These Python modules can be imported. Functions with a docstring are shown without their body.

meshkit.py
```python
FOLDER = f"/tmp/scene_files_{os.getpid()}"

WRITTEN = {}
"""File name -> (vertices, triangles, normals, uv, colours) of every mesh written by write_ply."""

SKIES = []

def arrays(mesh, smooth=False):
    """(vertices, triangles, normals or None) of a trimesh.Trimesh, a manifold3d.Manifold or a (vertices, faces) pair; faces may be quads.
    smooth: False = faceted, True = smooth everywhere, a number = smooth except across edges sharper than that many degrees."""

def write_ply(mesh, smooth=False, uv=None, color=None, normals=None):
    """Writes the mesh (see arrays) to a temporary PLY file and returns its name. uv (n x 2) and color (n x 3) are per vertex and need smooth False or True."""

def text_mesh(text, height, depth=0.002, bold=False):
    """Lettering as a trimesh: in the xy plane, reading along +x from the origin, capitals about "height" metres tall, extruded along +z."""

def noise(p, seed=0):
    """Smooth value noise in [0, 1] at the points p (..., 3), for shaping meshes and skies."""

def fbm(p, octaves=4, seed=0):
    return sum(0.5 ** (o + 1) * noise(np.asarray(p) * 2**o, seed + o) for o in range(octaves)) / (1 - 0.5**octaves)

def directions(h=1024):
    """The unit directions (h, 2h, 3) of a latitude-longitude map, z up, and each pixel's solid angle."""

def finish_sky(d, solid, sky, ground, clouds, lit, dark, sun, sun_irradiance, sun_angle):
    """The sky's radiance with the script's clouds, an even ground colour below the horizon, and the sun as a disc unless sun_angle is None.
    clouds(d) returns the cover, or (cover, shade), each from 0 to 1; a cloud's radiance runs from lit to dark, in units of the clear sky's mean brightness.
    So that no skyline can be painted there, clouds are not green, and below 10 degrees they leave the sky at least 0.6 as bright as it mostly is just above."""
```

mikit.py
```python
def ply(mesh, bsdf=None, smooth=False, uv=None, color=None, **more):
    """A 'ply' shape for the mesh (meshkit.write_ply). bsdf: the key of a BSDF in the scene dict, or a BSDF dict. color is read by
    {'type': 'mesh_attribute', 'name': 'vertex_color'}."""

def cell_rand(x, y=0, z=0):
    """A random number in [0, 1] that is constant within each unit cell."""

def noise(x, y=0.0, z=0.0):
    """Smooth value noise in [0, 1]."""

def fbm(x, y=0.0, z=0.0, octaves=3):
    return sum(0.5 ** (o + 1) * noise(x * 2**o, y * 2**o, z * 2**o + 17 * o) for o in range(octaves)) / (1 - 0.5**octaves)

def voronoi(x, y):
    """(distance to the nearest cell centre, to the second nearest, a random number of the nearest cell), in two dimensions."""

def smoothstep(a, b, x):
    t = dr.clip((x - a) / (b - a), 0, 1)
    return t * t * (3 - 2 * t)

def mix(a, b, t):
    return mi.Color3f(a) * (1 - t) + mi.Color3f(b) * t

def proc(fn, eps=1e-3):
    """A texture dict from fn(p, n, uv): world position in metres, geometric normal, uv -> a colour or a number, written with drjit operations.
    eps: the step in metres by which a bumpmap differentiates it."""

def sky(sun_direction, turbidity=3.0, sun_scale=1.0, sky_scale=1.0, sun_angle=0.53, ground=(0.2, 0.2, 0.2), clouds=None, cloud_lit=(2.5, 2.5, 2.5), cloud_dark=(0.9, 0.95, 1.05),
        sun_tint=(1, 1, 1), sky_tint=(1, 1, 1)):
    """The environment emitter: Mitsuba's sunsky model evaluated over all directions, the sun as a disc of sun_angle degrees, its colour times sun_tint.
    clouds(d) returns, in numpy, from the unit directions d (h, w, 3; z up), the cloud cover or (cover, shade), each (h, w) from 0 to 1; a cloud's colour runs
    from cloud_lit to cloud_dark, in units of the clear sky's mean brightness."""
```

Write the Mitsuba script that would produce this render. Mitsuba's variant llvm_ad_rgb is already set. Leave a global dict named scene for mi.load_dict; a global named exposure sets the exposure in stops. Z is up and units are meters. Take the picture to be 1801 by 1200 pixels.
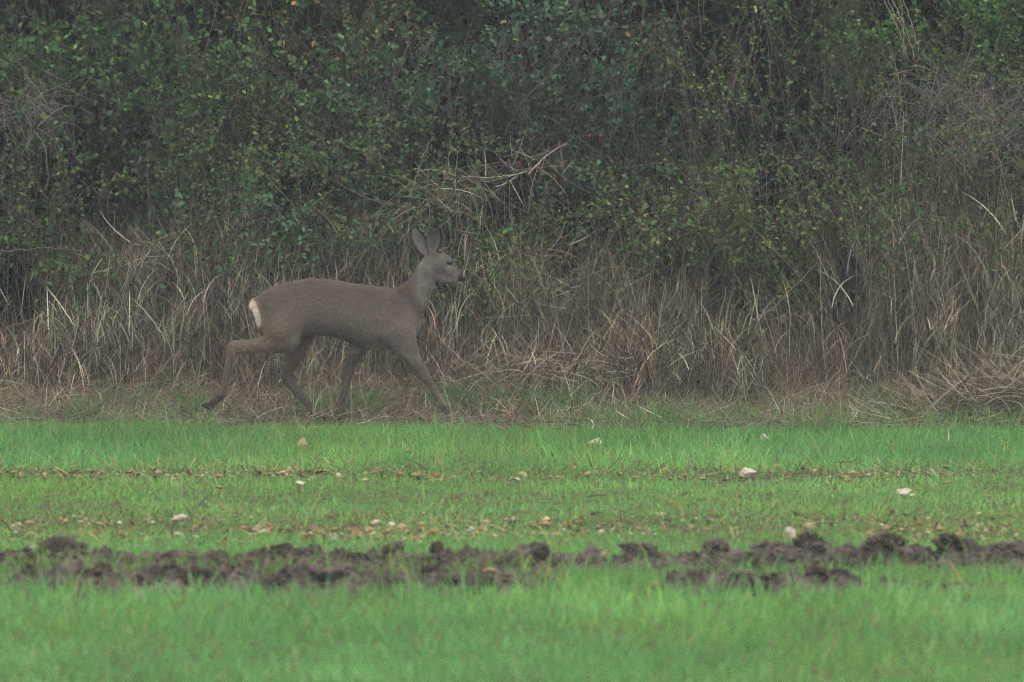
import math, numpy as np, trimesh, mitsuba as mi, drjit as dr, mikit, meshkit
T = mi.ScalarTransform4f
scene, labels = {}, {}

# ------------------------------------------------------------------ camera, light, exposure
CAM_H, FOC, HORIZON = 1.7, 16380.0, 126.0            # eye height (m); focal length and horizon row in pixels of a 1801 px wide frame
PITCH = math.atan((600 - HORIZON) / FOC)
scene['camera'] = {
    'type': 'thinlens', 'fov_axis': 'x', 'fov': 2 * math.degrees(math.atan(900.5 / FOC)),
    'aperture_radius': 0.021, 'focus_distance': 45.6, 'near_clip': 0.5, 'far_clip': 3000.0,
    'to_world': T().look_at(origin=[0, 0, CAM_H], target=[0, math.cos(PITCH), CAM_H - math.sin(PITCH)], up=[0, 0, 1]),
    'medium': {'type': 'ref', 'id': 'mist'}}
scene['sky'] = mikit.sky((0.25, -0.45, 0.86), turbidity=4, sun_scale=0.16, sun_angle=25, ground=(0.10, 0.13, 0.07),
                         clouds=lambda d: np.ones(d.shape[:-1]), cloud_lit=(2.3, 2.4, 2.55))
exposure = 2.48
scene['mist'] = {'type': 'homogeneous', 'albedo': {'type': 'rgb', 'value': [0.85, 0.92, 0.99]}, 'sigma_t': 0.00085}


def P(px, py, Y):
    """World point at distance Y along the field that stands where the photograph has (px, py)."""
    a, b = (px - 900.5) / FOC, (600 - py) / FOC
    c, s = math.cos(PITCH), math.sin(PITCH)
    dy, dz = c + b * s, b * c - s
    return np.array([a * Y / dy, Y, CAM_H + dz * Y / dy])


def PX(px, Y):
    return (np.asarray(px, float) - 900.5) / FOC * Y


def YG(py):
    """Distance at which level ground shows on row py."""
    return CAM_H * FOC / (py - HORIZON)


# ------------------------------------------------------------------ materials
VC = {'type': 'mesh_attribute', 'name': 'vertex_color'}


def bumped(inner, fn, eps=2e-3):
    return {'type': 'bumpmap', 'arbitrary': mikit.proc(fn, eps=eps), 'scale': 1.0, 'bsdf': inner}


def soil_col(p, n, uv):
    a = mikit.fbm(p.x * 9, p.y * 9, p.z * 9)
    b = mikit.noise(p.x * 70, p.y * 40, p.z * 70)
    c = mikit.mix((0.056, 0.047, 0.040), (0.150, 0.125, 0.104), mikit.smoothstep(0.25, 0.75, a))
    return c * (0.7 + 0.6 * b)


def field_col(p, n, uv):
    a = mikit.fbm(p.x * 3, p.y * 1.5, 0)
    b = mikit.noise(p.x * 60, p.y * 40, 3)
    g = mikit.smoothstep(0.35, 0.65, mikit.noise(p.x * 22, p.y * 22, 5) * 0.6 + a * 0.4)
    soil = mikit.mix((0.060, 0.048, 0.036), (0.12, 0.095, 0.062), b)
    sown = 1 - mikit.smoothstep(43.8, 45.2, p.y + 0.12 * p.x + 1.4 * (mikit.fbm(p.x * 2.2, p.y, 9) - 0.5))                 # beyond the sown field lies dead thatch
    return mikit.mix(mikit.mix((0.085, 0.066, 0.048), (0.15, 0.12, 0.088), b), mikit.mix(soil, (0.085, 0.19, 0.045), g * 0.8), sown)


def stone_col(base):
    b = np.array(base)
    def fn(p, n, uv):
        a = mikit.fbm(p.x * 40, p.y * 40, p.z * 40)
        s = mikit.smoothstep(0.5, 0.75, mikit.noise(p.x * 90 + 7, p.y * 90, p.z * 90))
        return mikit.mix(mikit.mix((b * 0.72).tolist(), np.minimum(b * 1.18, 0.8).tolist(), a), (0.13, 0.095, 0.065), s * 0.5)
    return fn


def bark_col(lo, hi):
    def fn(p, n, uv):
        return mikit.mix(lo, hi, mikit.fbm(p.x * 30, p.y * 30, p.z * 12))
    return fn


scene['mat_leaf'] = {'type': 'principledthin', 'base_color': VC, 'roughness': 0.5, 'diff_trans': 0.5, 'spec_trans': 0.0, 'eta': 1.35}
scene['mat_wheat'] = {'type': 'principledthin', 'base_color': VC, 'roughness': 0.42, 'diff_trans': 0.9, 'spec_trans': 0.0, 'eta': 1.5}
scene['mat_straw'] = {'type': 'twosided', 'bsdf': {'type': 'diffuse', 'reflectance': VC}}
scene['mat_bark'] = {'type': 'twosided', 'bsdf': {'type': 'diffuse', 'reflectance': mikit.proc(bark_col((0.045, 0.036, 0.03), (0.13, 0.105, 0.085)))}}
scene['mat_twig'] = {'type': 'twosided', 'bsdf': {'type': 'diffuse', 'reflectance': mikit.proc(bark_col((0.045, 0.037, 0.032), (0.17, 0.14, 0.115)))}}
scene['mat_pale_stem'] = {'type': 'twosided', 'bsdf': {'type': 'diffuse', 'reflectance': mikit.proc(bark_col((0.16, 0.13, 0.10), (0.34, 0.29, 0.22)))}}
scene['mat_soil'] = {'type': 'twosided', 'bsdf': {'type': 'diffuse', 'reflectance': mikit.proc(soil_col)}}
scene['mat_field'] = {'type': 'twosided', 'bsdf': {'type': 'diffuse', 'reflectance': mikit.proc(field_col)}}
for k, c in {'white': (0.58, 0.52, 0.40), 'tan': (0.40, 0.30, 0.17), 'ochre': (0.36, 0.22, 0.10)}.items():
    scene['mat_stone_' + k] = {'type': 'twosided', 'bsdf': {'type': 'diffuse', 'reflectance': mikit.proc(stone_col(c))}}
scene['mat_fur'] = {'type': 'twosided', 'bsdf': {'type': 'principled', 'base_color': VC, 'roughness': 0.85, 'specular': 0.2, 'sheen': 0.3}}
scene['mat_eye'] = {'type': 'principled', 'base_color': {'type': 'rgb', 'value': [0.012, 0.009, 0.007]}, 'roughness': 0.12, 'specular': 0.6}
scene['mat_nose'] = {'type': 'principled', 'base_color': {'type': 'rgb', 'value': [0.014, 0.013, 0.013]}, 'roughness': 0.4, 'specular': 0.5}
scene['mat_hoof'] = {'type': 'principled', 'base_color': {'type': 'rgb', 'value': [0.022, 0.018, 0.015]}, 'roughness': 0.5, 'specular': 0.4}
scene['mat_hip'] = {'type': 'principled', 'base_color': {'type': 'rgb', 'value': [0.23, 0.022, 0.02]}, 'roughness': 0.4, 'specular': 0.4}


def put(key, mesh, bsdf, smooth=False, color=None, label=None, cat=None, group=None, kind=None, to_world=None):
    scene[key] = mikit.ply(mesh, bsdf, smooth=smooth, color=color)
    if to_world is not None:
        scene[key]['to_world'] = to_world
    tag(key, label, cat, group, kind)


def tag(key, label=None, cat=None, group=None, kind=None):
    d = {k: v for k, v in (('label', label), ('category', cat), ('group', group), ('kind', kind)) if v}
    if d:
        labels[key] = {**labels.get(key, {}), **d}


ORD = ['first', 'second', 'third', 'fourth', 'fifth', 'sixth', 'seventh', 'eighth', 'ninth', 'tenth', 'eleventh', 'twelfth', 'thirteenth', 'fourteenth', 'fifteenth', 'sixteenth', 'seventeenth', 'eighteenth', 'nineteenth', 'twentieth']
ORD += [t + '-' + o for t in ('twenty', 'thirty', 'forty', 'fifty') for o in ORD[:9]]

COUNT = {}


def name(base):
    """base, base_001, base_002, ..."""
    k = COUNT.get(base, 0)
    COUNT[base] = k + 1
    return base if k == 0 else f'{base}_{k:03d}'


def ss(a, b, x):
    t = np.clip((np.asarray(x, float) - a) / (b - a), 0, 1)
    return t * t * (3 - 2 * t)


def unit(v):
    return v / (np.linalg.norm(v, axis=-1, keepdims=True) + 1e-12)


# ------------------------------------------------------------------ mesh batches
def ribbons(paths, widths, side):
    """paths (n,K,3), widths (n,K) with a pointed end, side (n,3) width direction."""
    n, K = paths.shape[:2]
    off = side[:, None, :] * widths[..., None] * 0.5
    L, R = paths[:, :-1] - off[:, :-1], paths[:, :-1] + off[:, :-1]
    V = np.concatenate([L, R, paths[:, -1:]], 1)
    m = K - 1
    f = []
    for k in range(m - 1):
        f += [[k, m + k, m + k + 1], [k, m + k + 1, k + 1]]
    f.append([m - 1, 2 * m - 1, 2 * m])
    f = np.array(f)
    F = (f[None] + (np.arange(n) * (2 * m + 1))[:, None, None]).reshape(-1, 3)
    return V.reshape(-1, 3), F, 2 * m + 1


def tubes(paths, radii, sides=3):
    n, K = paths.shape[:2]
    t = unit(np.gradient(paths, axis=1))
    ref = np.where(np.abs(t[..., 2:3]) < 0.9, [0, 0, 1.0], [1.0, 0, 0])
    a = unit(np.cross(t, ref)); b = np.cross(t, a)
    ang = np.arange(sides) * 2 * np.pi / sides
    V = paths[:, :, None] + radii[:, :, None, None] * (np.cos(ang)[None, None, :, None] * a[:, :, None] + np.sin(ang)[None, None, :, None] * b[:, :, None])
    f = []
    for k in range(K - 1):
        for j in range(sides):
            q = [k * sides + j, k * sides + (j + 1) % sides, (k + 1) * sides + (j + 1) % sides, (k + 1) * sides + j]
            f += [[q[0], q[1], q[2]], [q[0], q[2], q[3]]]
    for j in range(1, sides - 1):
        f.append([(K - 1) * sides, (K - 1) * sides + j, (K - 1) * sides + j + 1])
    F = (np.array(f)[None] + (np.arange(n) * K * sides)[:, None, None]).reshape(-1, 3)
    return V.reshape(-1, 3), F, K * sides


LEAF_V = np.array([[0, 0, 0], [0.22, 0.36, 0.06], [0.55, 0.5, 0.1], [0.82, 0.28, 0.04], [1, 0, -0.06], [0.82, -0.28, 0.04], [0.55, -0.5, 0.1], [0.22, -0.36, 0.06], [0.5, 0, 0.0]])
LEAF_F = np.array([[0, 8, 1], [1, 8, 2], [2, 8, 3], [3, 8, 4], [0, 7, 8], [7, 6, 8], [6, 5, 8], [5, 4, 8]])


def leaf_frames(pos, d, nrm, length, width):
    """(n,4,4) placements of the unit leaf: along d, facing nrm."""
    d = unit(d); s = unit(np.cross(nrm, d)); u = np.cross(d, s)
    M = np.zeros((len(pos), 4, 4)); M[:, 3, 3] = 1
    M[:, :3, 0], M[:, :3, 1], M[:, :3, 2], M[:, :3, 3] = d * length[:, None], s * width[:, None], u * length[:, None], pos
    return M


def leaves(M):
    V = np.einsum('nij,kj->nki', M[:, :3, :3], LEAF_V) + M[:, None, :3, 3]
    F = (LEAF_F[None] + (np.arange(len(M)) * len(LEAF_V))[:, None, None]).reshape(-1, 3)
    return V.reshape(-1, 3), F, len(LEAF_V)


def join(*parts):
    """Joins (V, F, C) triples."""
    V, F, C, at = [], [], [], 0
    for v, f, c in parts:
        V.append(v); F.append(f + at); C.append(c); at += len(v)
    return (np.vstack(V), np.vstack(F)), np.vstack(C)


def tints(rng, n, palette, weights=None, jitter=0.18):
    pal = np.array(palette, float)
    w = None if weights is None else np.array(weights, float) / np.sum(weights)
    c = pal[rng.choice(len(pal), n, p=w)]
    return np.clip(c * np.exp(rng.normal(0, jitter, (n, 1))) * np.exp(rng.normal(0, jitter * 0.35, (n, 3))), 0.005, 0.85)


def arcs(rng, base, length, heading, lean, droop, K):
    """Curved strands: start at base, leave at the angle lean from upright towards heading, and bend over by droop (radians) to the end."""
    n = len(base)
    t = (np.arange(K - 1) + 0.5) / (K - 1)
    ang = lean[:, None] + droop[:, None] * t[None] ** 1.3
    hd = heading[:, None] + rng.normal(0, 0.25, (n, 1)) * t[None]
    step = np.stack([np.sin(ang) * np.cos(hd), np.sin(ang) * np.sin(hd), np.cos(ang)], -1) * (length / (K - 1))[:, None, None]
    return np.concatenate([base[:, None], base[:, None] + np.cumsum(step, 1)], 1)


# ------------------------------------------------------------------ the ground
def edge(x):
    """Where the sown field ends and the verge begins."""
    return 44.3 - 0.12 * np.asarray(x, float) - 0.03 * np.asarray(x) ** 2 * (np.asarray(x) > 0) + 0.45 * (meshkit.fbm(np.stack([np.asarray(x) * 1.6, np.asarray(x) * 0, np.asarray(x) * 0], -1), 3, 3) - 0.5)


def H(x, y):
    x, y = np.broadcast_arrays(np.asarray(x, float), np.asarray(y, float))
    p = np.stack([x, y, x * 0], -1)
    h = 0.022 * (meshkit.fbm(p * 1.1, 3, 5) - 0.5) * ss(15, 22, y)
    b = np.clip(y - 45.15, 0, None)
    bank = 0.115 * np.minimum(b, 5.0) + 0.07 * (meshkit.fbm(p * 2.3, 3, 9) - 0.5) * ss(0, 1, b)
    return h + bank * (1 - ss(58, 80, y))


def grid_mesh(xs, ys, zf):
    X, Y = np.meshgrid(xs, ys)
    V = np.stack([X, Y, zf(X, Y)], -1).reshape(-1, 3)
    nx, ny = len(xs), len(ys)
    i, j = np.meshgrid(np.arange(nx - 1), np.arange(ny - 1))
    a = (j * nx + i).ravel()
    F = np.vstack([np.stack([a, a + 1, a + nx + 1], 1), np.stack([a, a + nx + 1, a + nx], 1)])
    return V, F


far_x = np.array([-400, -150, -60, -30, -15, -9])
xs = np.concatenate([far_x, np.arange(-6, 6.01, 0.1), -far_x[::-1]])
ys = np.concatenate([[-200, -80, -30, -10, 0, 8, 14], np.arange(18, 54, 0.14), [56, 60, 66, 75, 90, 130, 250, 500]])
put('ground', grid_mesh(xs, ys, H), 'mat_field', smooth=True, kind='structure', label='level field of young cereal rising into a rough bank below the hedge')

# the furrow: profile of its soil along the row, read off as (pixel column, pixel row of the crest)
RIDGE_Y, LOW_Y = 31.7, 30.3
crest = np.array([[-300, 985], [0, 993], [50, 983], [100, 976], [150, 985], [250, 990], [330, 988], [450, 985], [500, 976], [545, 985], [620, 989], [700, 985], [870, 987], [940, 972], [970, 988], [1000, 995], [1020, 991],
                  [1040, 980], [1070, 996], [1110, 983], [1180, 989], [1240, 990], [1300, 984], [1320, 1000], [1350, 968], [1390, 978], [1450, 972], [1500, 982], [1550, 966], [1590, 975], [1620, 986], [1680, 964], [1720, 976], [1801, 974], [2100, 985]], float)
crest_x, crest_h = PX(crest[:, 0], RIDGE_Y), np.array([P(0, r, RIDGE_Y)[2] for r in crest[:, 1]])
low = np.array([[-300, 0.3], [20, 0.3], [60, .6], [180, 0.85], [260, 1], [330, 0.9], [390, .6], [420, 1.0], [540, 1.0], [620, 0.7], [700, 0.15], [760, 0.5], [800, .3], [850, 0.45], [930, 0.2], [1000, 0.05], [1130, 0.1], [1180, 0.6], [1230, 0.9], [1300, 0.75], [1330, 0.35], [1360, .7], [1480, 0.6], [1530, 0.2], [1580, .3], [1680, .3], [1740, .1], [1801, 0.2], [2100, .2]])
low_x = PX(low[:, 0], LOW_Y)


def clumps(x, y, s, seed):
    """Rounded, crumbly lumps: distance to jittered cell centres, turned up."""
    i0, j0 = np.floor(x / s), np.floor(y / s)
    best = np.full(x.shape, 9.0)
    for a in (-1, 0, 1):
        for b in (-1, 0, 1):
            ci, cj = i0 + a, j0 + b
            q = np.stack([ci, cj, ci * 0 + seed], -1)
            cx = (ci + 0.15 + 0.7 * meshkit.noise(q, seed)) * s; cy = (cj + 0.15 + 0.7 * meshkit.noise(q, seed + 7)) * s
            r = s * (0.45 + 0.4 * meshkit.noise(q, seed + 13))
            best = np.minimum(best, ((x - cx) ** 2 + (y - cy) ** 2) / r ** 2)
    return np.sqrt(np.clip(1 - best, 0, 1))


def soil_amount(x, y):
    """0..1: how much of the ground is bare turned soil (ridge, low strip)."""
    x, y = np.broadcast_arrays(np.asarray(x, float), np.asarray(y, float))
    w = meshkit.fbm(np.stack([x * 2.2, y * 2.2, x * 0], -1), 3, 21) - 0.5
    top = np.interp(x, crest_x, crest_h)
    wide = np.where(x < PX(985, RIDGE_Y), 0.78, 0.26) + 0.35 * w
    ridge = ss(0.0, 0.03, top) * (1 - ss(0.7, 1.1, np.abs(y - (RIDGE_Y - wide * 0.45)) / (wide * 0.5 + 0.17)))
    lo = np.interp(x, low_x, low[:, 1])
    lowm = ss(0.3, 0.6, lo + 1.2 * w) * (1 - ss(0.7, 1.15, np.abs(y - LOW_Y - 0.15 * w) / np.where(x > PX(985, LOW_Y), 0.22, 0.32)))
    left = np.clip(1 - ss(PX(900, 31), PX(1000, 31), x), 0, 1)                  # on the left the turned soil spreads over the whole strip
    fill = left * ss(-0.06, 0.10, w + 0.06) * ss(30.05, 30.35, y) * (1 - ss(31.75, 32.0, y)) * ss(PX(-60, 31), PX(120, 31), x + 1.2 * (y - 30.9))
    return np.clip(np.maximum(np.maximum(ridge, lowm), fill), 0, 1)


def furrow_z(x, y):
    top = np.interp(x, crest_x, crest_h)
    w = meshkit.fbm(np.stack([x * 5, y * 5, x * 0], -1), 3, 31)
    lump = 0.55 * clumps(x, y, 0.16, 1) + 0.45 * clumps(x + 3.1, y + 1.7, 0.07, 2)
    prof = np.where(y > RIDGE_Y, np.exp(-((y - RIDGE_Y) / 0.17) ** 2), 0.35 * np.exp(-((y - RIDGE_Y) / 0.75) ** 2) + 0.65 * np.exp(-((y - RIDGE_Y) / 0.2) ** 2))
    z = 0.85 * np.clip(top, 0, None) * prof * (0.45 + 0.75 * lump)
    lo = np.interp(x, low_x, low[:, 1])
    z = np.maximum(z, np.where(x > PX(985, LOW_Y), 0.03, 0.045) * lo * np.exp(-((y - LOW_Y) / 0.17) ** 2) * (0.35 + 0.9 * lump))
    a = soil_amount(x, y)
    z = z + 0.028 * a * lump
    rough = 1 - np.abs(2 * meshkit.fbm(np.stack([x * 21, y * 13, x * 0], -1), 4, 4) - 1)            # torn, crumbly breaks
    z += (0.06 * (rough - 0.70) + 0.045 * (meshkit.fbm(np.stack([x * 45, y * 30, x * 0], -1), 2, 8) - 0.5)) * ss(0.002, 0.035, z)
    return H(x, y) - 0.03 + 0.034 * np.clip(a * 1.6, 0, 1) + z


put('furrow', grid_mesh(np.arange(-3.6, 3.601, 0.01), np.arange(29.55, 32.4, 0.02), furrow_z), 'mat_soil', smooth=40, kind='structure',
    label='strip of dark turned soil running across the green field')

# ------------------------------------------------------------------ young cereal in the field (nobody could count its blades)
rng = np.random.default_rng(11)


def field_noise(x, y, fx, fy, seed):
    return meshkit.fbm(np.stack([x * fx, y * fy, x * 0], -1), 3, seed)


def wheat(n_try):
    y = rng.uniform(21.5, 46.0, n_try)
    x = rng.uniform(-1, 1, n_try) * (0.056 * y + 1.1)
    keep = rng.random(n_try) < (0.056 * y + 1.1) / 3.65
    x, y = x[keep], y[keep]
    row = np.abs(((y + 0.03 * rng.normal(size=len(y))) / 0.125) % 1 - 0.5)       # drilled in rows across the field
    lush = 0.72 + 0.7 * (field_noise(x, y, 0.8, 0.8, 41) - 0.5)
    lush = lush * (0.6 + 0.9 * (row > 0.18))
    for yr, wd, amt in ((39.1, 0.6, 0.96), (34.25, 1.15, 0.93), (36.9, 0.5, 0.25), (44.6, 0.35, 0.5)):  # stony strips where little grew
        lush *= 1 - amt * np.exp(-((y - yr - 0.25 * (field_noise(x, y, 0.6, 0.1, 43) - .5)) / wd) ** 2) * ss(0.25, 0.6, field_noise(x, y, 1.1, 1.1, 44))
    soil = soil_amount(x, y)
    lush *= 1 - 0.97 * ss(0.25, 0.6, soil)
    lush *= 1 - ss(-0.9, 0.9, y - edge(x) + 2.4 * (field_noise(x, y, 2.6, 1.2, 47) - 0.5) + 2.2 * (field_noise(x, y, 0.8, 0.4, 48) - 0.5))
    keep = rng.random(len(x)) < np.clip(lush, 0, 1)
    return x[keep], y[keep]


x, y = wheat(300000)
n = len(x)
mid = np.exp(-((y - 36.3) / 3.6) ** 4)                                    # the thin middle of the field is shorter and yellower
length = rng.uniform(0.045, 0.092, n) * (1 - 0.56 * mid) * (0.8 + 0.45 * field_noise(x, y, 1.2, 1.2, 51)) * (0.5 + 0.5 * ss(-0.3, 1.6, edge(x) - y)) * np.exp(0.25 * rng.normal(size=n)) * (1 - 0.2 * (1 - ss(27, 32, y)))
base = np.stack([x, y, H(x, y) - 0.006 + 0.03 * soil_amount(x, y)], -1)
pa = arcs(rng, base, length, rng.uniform(0, 6.283, n), np.abs(rng.normal(0.25, 0.22, n)), rng.uniform(0.1, 1.3, n), 4)
wd = rng.uniform(0.0032, 0.0056, n)[:, None] * np.array([0.7, 1.0, 0.8, 0])
az = rng.uniform(0, 3.1416, n)
V, F, k = ribbons(pa, wd, np.stack([np.cos(az), np.sin(az) * 0.6, az * 0], -1))
g = np.clip(0.12 + 0.6 * mid + 1.7 * (field_noise(x, y, 1.1, 0.5, 53) - 0.5) + 1.2 * (field_noise(x, y, 5, 2.5, 57) - 0.5) + 0.25 * rng.normal(size=n), 0, 1)[:, None]
col = (1 - g) * np.array([0.172, 0.380, 0.128]) + g * np.array([0.235, 0.430, 0.108])
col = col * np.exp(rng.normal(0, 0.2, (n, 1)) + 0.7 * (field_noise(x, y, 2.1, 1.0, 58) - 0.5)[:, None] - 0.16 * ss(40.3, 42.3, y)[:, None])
yel = rng.random(n) < 0.05 + 0.06 * mid + 0.1 * np.exp(-(y - edge(x)) ** 2 / 0.3)
col[yel] = tints(rng, yel.sum(), [(0.42, 0.35, 0.18), (0.36, 0.38, 0.13), (0.26, 0.20, 0.12)])
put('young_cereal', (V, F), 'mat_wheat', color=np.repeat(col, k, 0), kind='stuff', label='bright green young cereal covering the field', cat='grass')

# ------------------------------------------------------------------ grass of the verge, litter and tall dead grass below the hedge
STRAW = [(0.285, 0.240, 0.168), (0.165, 0.139, 0.102), (0.158, 0.124, 0.090), (0.055, 0.047, 0.036), (0.50, 0.44, 0.335)]


def strip(rng, n, y0, y1, half=4.3):
    x = rng.uniform(-half, half, n)
    y = edge(x) + rng.uniform(y0, y1, n)
    return x, y


def lay(rng, x, y, lo, hi, lean, leansd, droop0, droop1, w0, w1, palette, weights, K=4, z=0.0, jitter=0.2):
    n = len(x)
    base = np.stack([x, y, H(x, y) + z], -1)
    pa = arcs(rng, base, rng.uniform(lo, hi, n), rng.uniform(0, 6.283, n), np.abs(rng.normal(lean, leansd, n)), rng.uniform(droop0, droop1, n), K)
    taper = np.linspace(1, 0.55, K); taper[0] = 0.75
    az = rng.uniform(0, 3.1416, n)
    V, F, k = ribbons(pa, rng.uniform(w0, w1, n)[:, None] * taper, np.stack([np.cos(az), np.sin(az) * 0.6, 0.25 * np.cos(az * 3)], -1))
    return V, F, np.repeat(tints(rng, n, palette, weights, jitter), k, 0)


rng = np.random.default_rng(12)
x, y = strip(rng, 24000, 0.3, 3.0)
thick = ss(0.3, 0.62, field_noise(x, y, 1.6, 1.6, 61))
m = rng.random(len(x)) < 0.35 + 0.65 * thick
a1 = lay(rng, x[m], y[m], 0.08, 0.30, 0.85, 0.4, 0.0, 1.3, 0.0022, 0.005, STRAW, [5, 4, 5, 3, 1.6])
x, y = strip(rng, 14000, -0.15, 2.8); y = np.where(rng.random(14000) < 0.16, edge(x) + 0.2 - np.abs(rng.normal(0, 0.6, 14000)), y)
zz = rng.uniform(0.0, 0.06, len(x))
a2 = lay(rng, x, y, 0.06, 0.30, 1.45, 0.12, -0.1, 0.3, 0.0025, 0.0055, STRAW, [4, 4, 5, 3.5, 1.3], z=zz)
M, C = join(a1, a2)
put('dead_grass_litter', M, 'mat_straw', color=C, kind='stuff', label='low litter of fallen reddish brown grass along the verge', cat='dead grass')

x, y = strip(rng, 15000, -0.6, 1.7)
m = rng.random(len(x)) < ss(0.5, 0.62, field_noise(x, y, 1.7, 1.2, 63)) * (1 - 0.85 * ss(0.3, 1.5, y - edge(x)))
V, F, C = lay(rng, x[m], y[m], 0.06, 0.19, 0.35, 0.25, 0.2, 1.4, 0.003, 0.006, [(0.13, 0.28, 0.085), (0.18, 0.29, 0.10), (0.26, 0.27, 0.14)], [4, 3, 2.5])
put('verge_grass', (V, F), 'mat_wheat', color=C, kind='stuff', label='green grass shoots coming through the litter of the verge', cat='grass')

rng = np.random.default_rng(13)


def stand_height(x):
    """How tall the dead grass stands along the hedge."""
    px = x / 46.8 * FOC + 900.5
    return np.interp(px, [-700, 0, 120, 260, 420, 560, 700, 820, 900, 980, 1100, 1300, 1500, 1801, 2400], [0.6, 0.6, 0.55, 0.75, 0.9, .85, 0.9, .85, 0.7, 0.62, 0.66, 0.74, 0.95, 1.05, 1.0])


HOLES = [(540, 15, 45, 35), (1110, 20, 45, 25), (1300, 40, 30, 40), (800, 150, 45, 35), (1700, 60, 45, 35), (640, 130, 35, 30), (250, 210, 35, 25), (1500, 200, 35, 35), (1060, 230, 50, 25), (760, 240, 40, 25), (1350, 330, 35, 35), (930, 85, 55, 45), (725, 100, 50, 40), (1155, 155, 40, 40), (420, 235, 40, 25), (590, 215, 50, 30), (300, 120, 30, 35), (90, 190, 35, 30), (1240, 60, 35, 30), (1400, 150, 30, 45), (520, 330, 45, 25),
         (40, 520, 55, 70), (180, 380, 50, 35), (985, 470, 35, 60), (1010, 330, 45, 40), (1690, 540, 28, 75), (1480, 500, 30, 70), (1180, 430, 30, 50), (300, 500, 25, 50), (1560, 590, 22, 50), (880, 380, 30, 30)]


def in_hole(p, rng, most=0.9):
    """True for growth that falls into one of the gaps of the hedge."""
    out = np.zeros(len(p))
    for px, py, a, b in HOLES:
        c = P(px, py, 47.5)
        d = np.hypot((p[:, 0] - c[0]) / (a / 345), (p[:, 2] - c[2]) / (b / 345))
        out = np.maximum(out, most * (1 - ss(0.7, 1.2, d)))
    return rng.random(len(p)) < out


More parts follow.
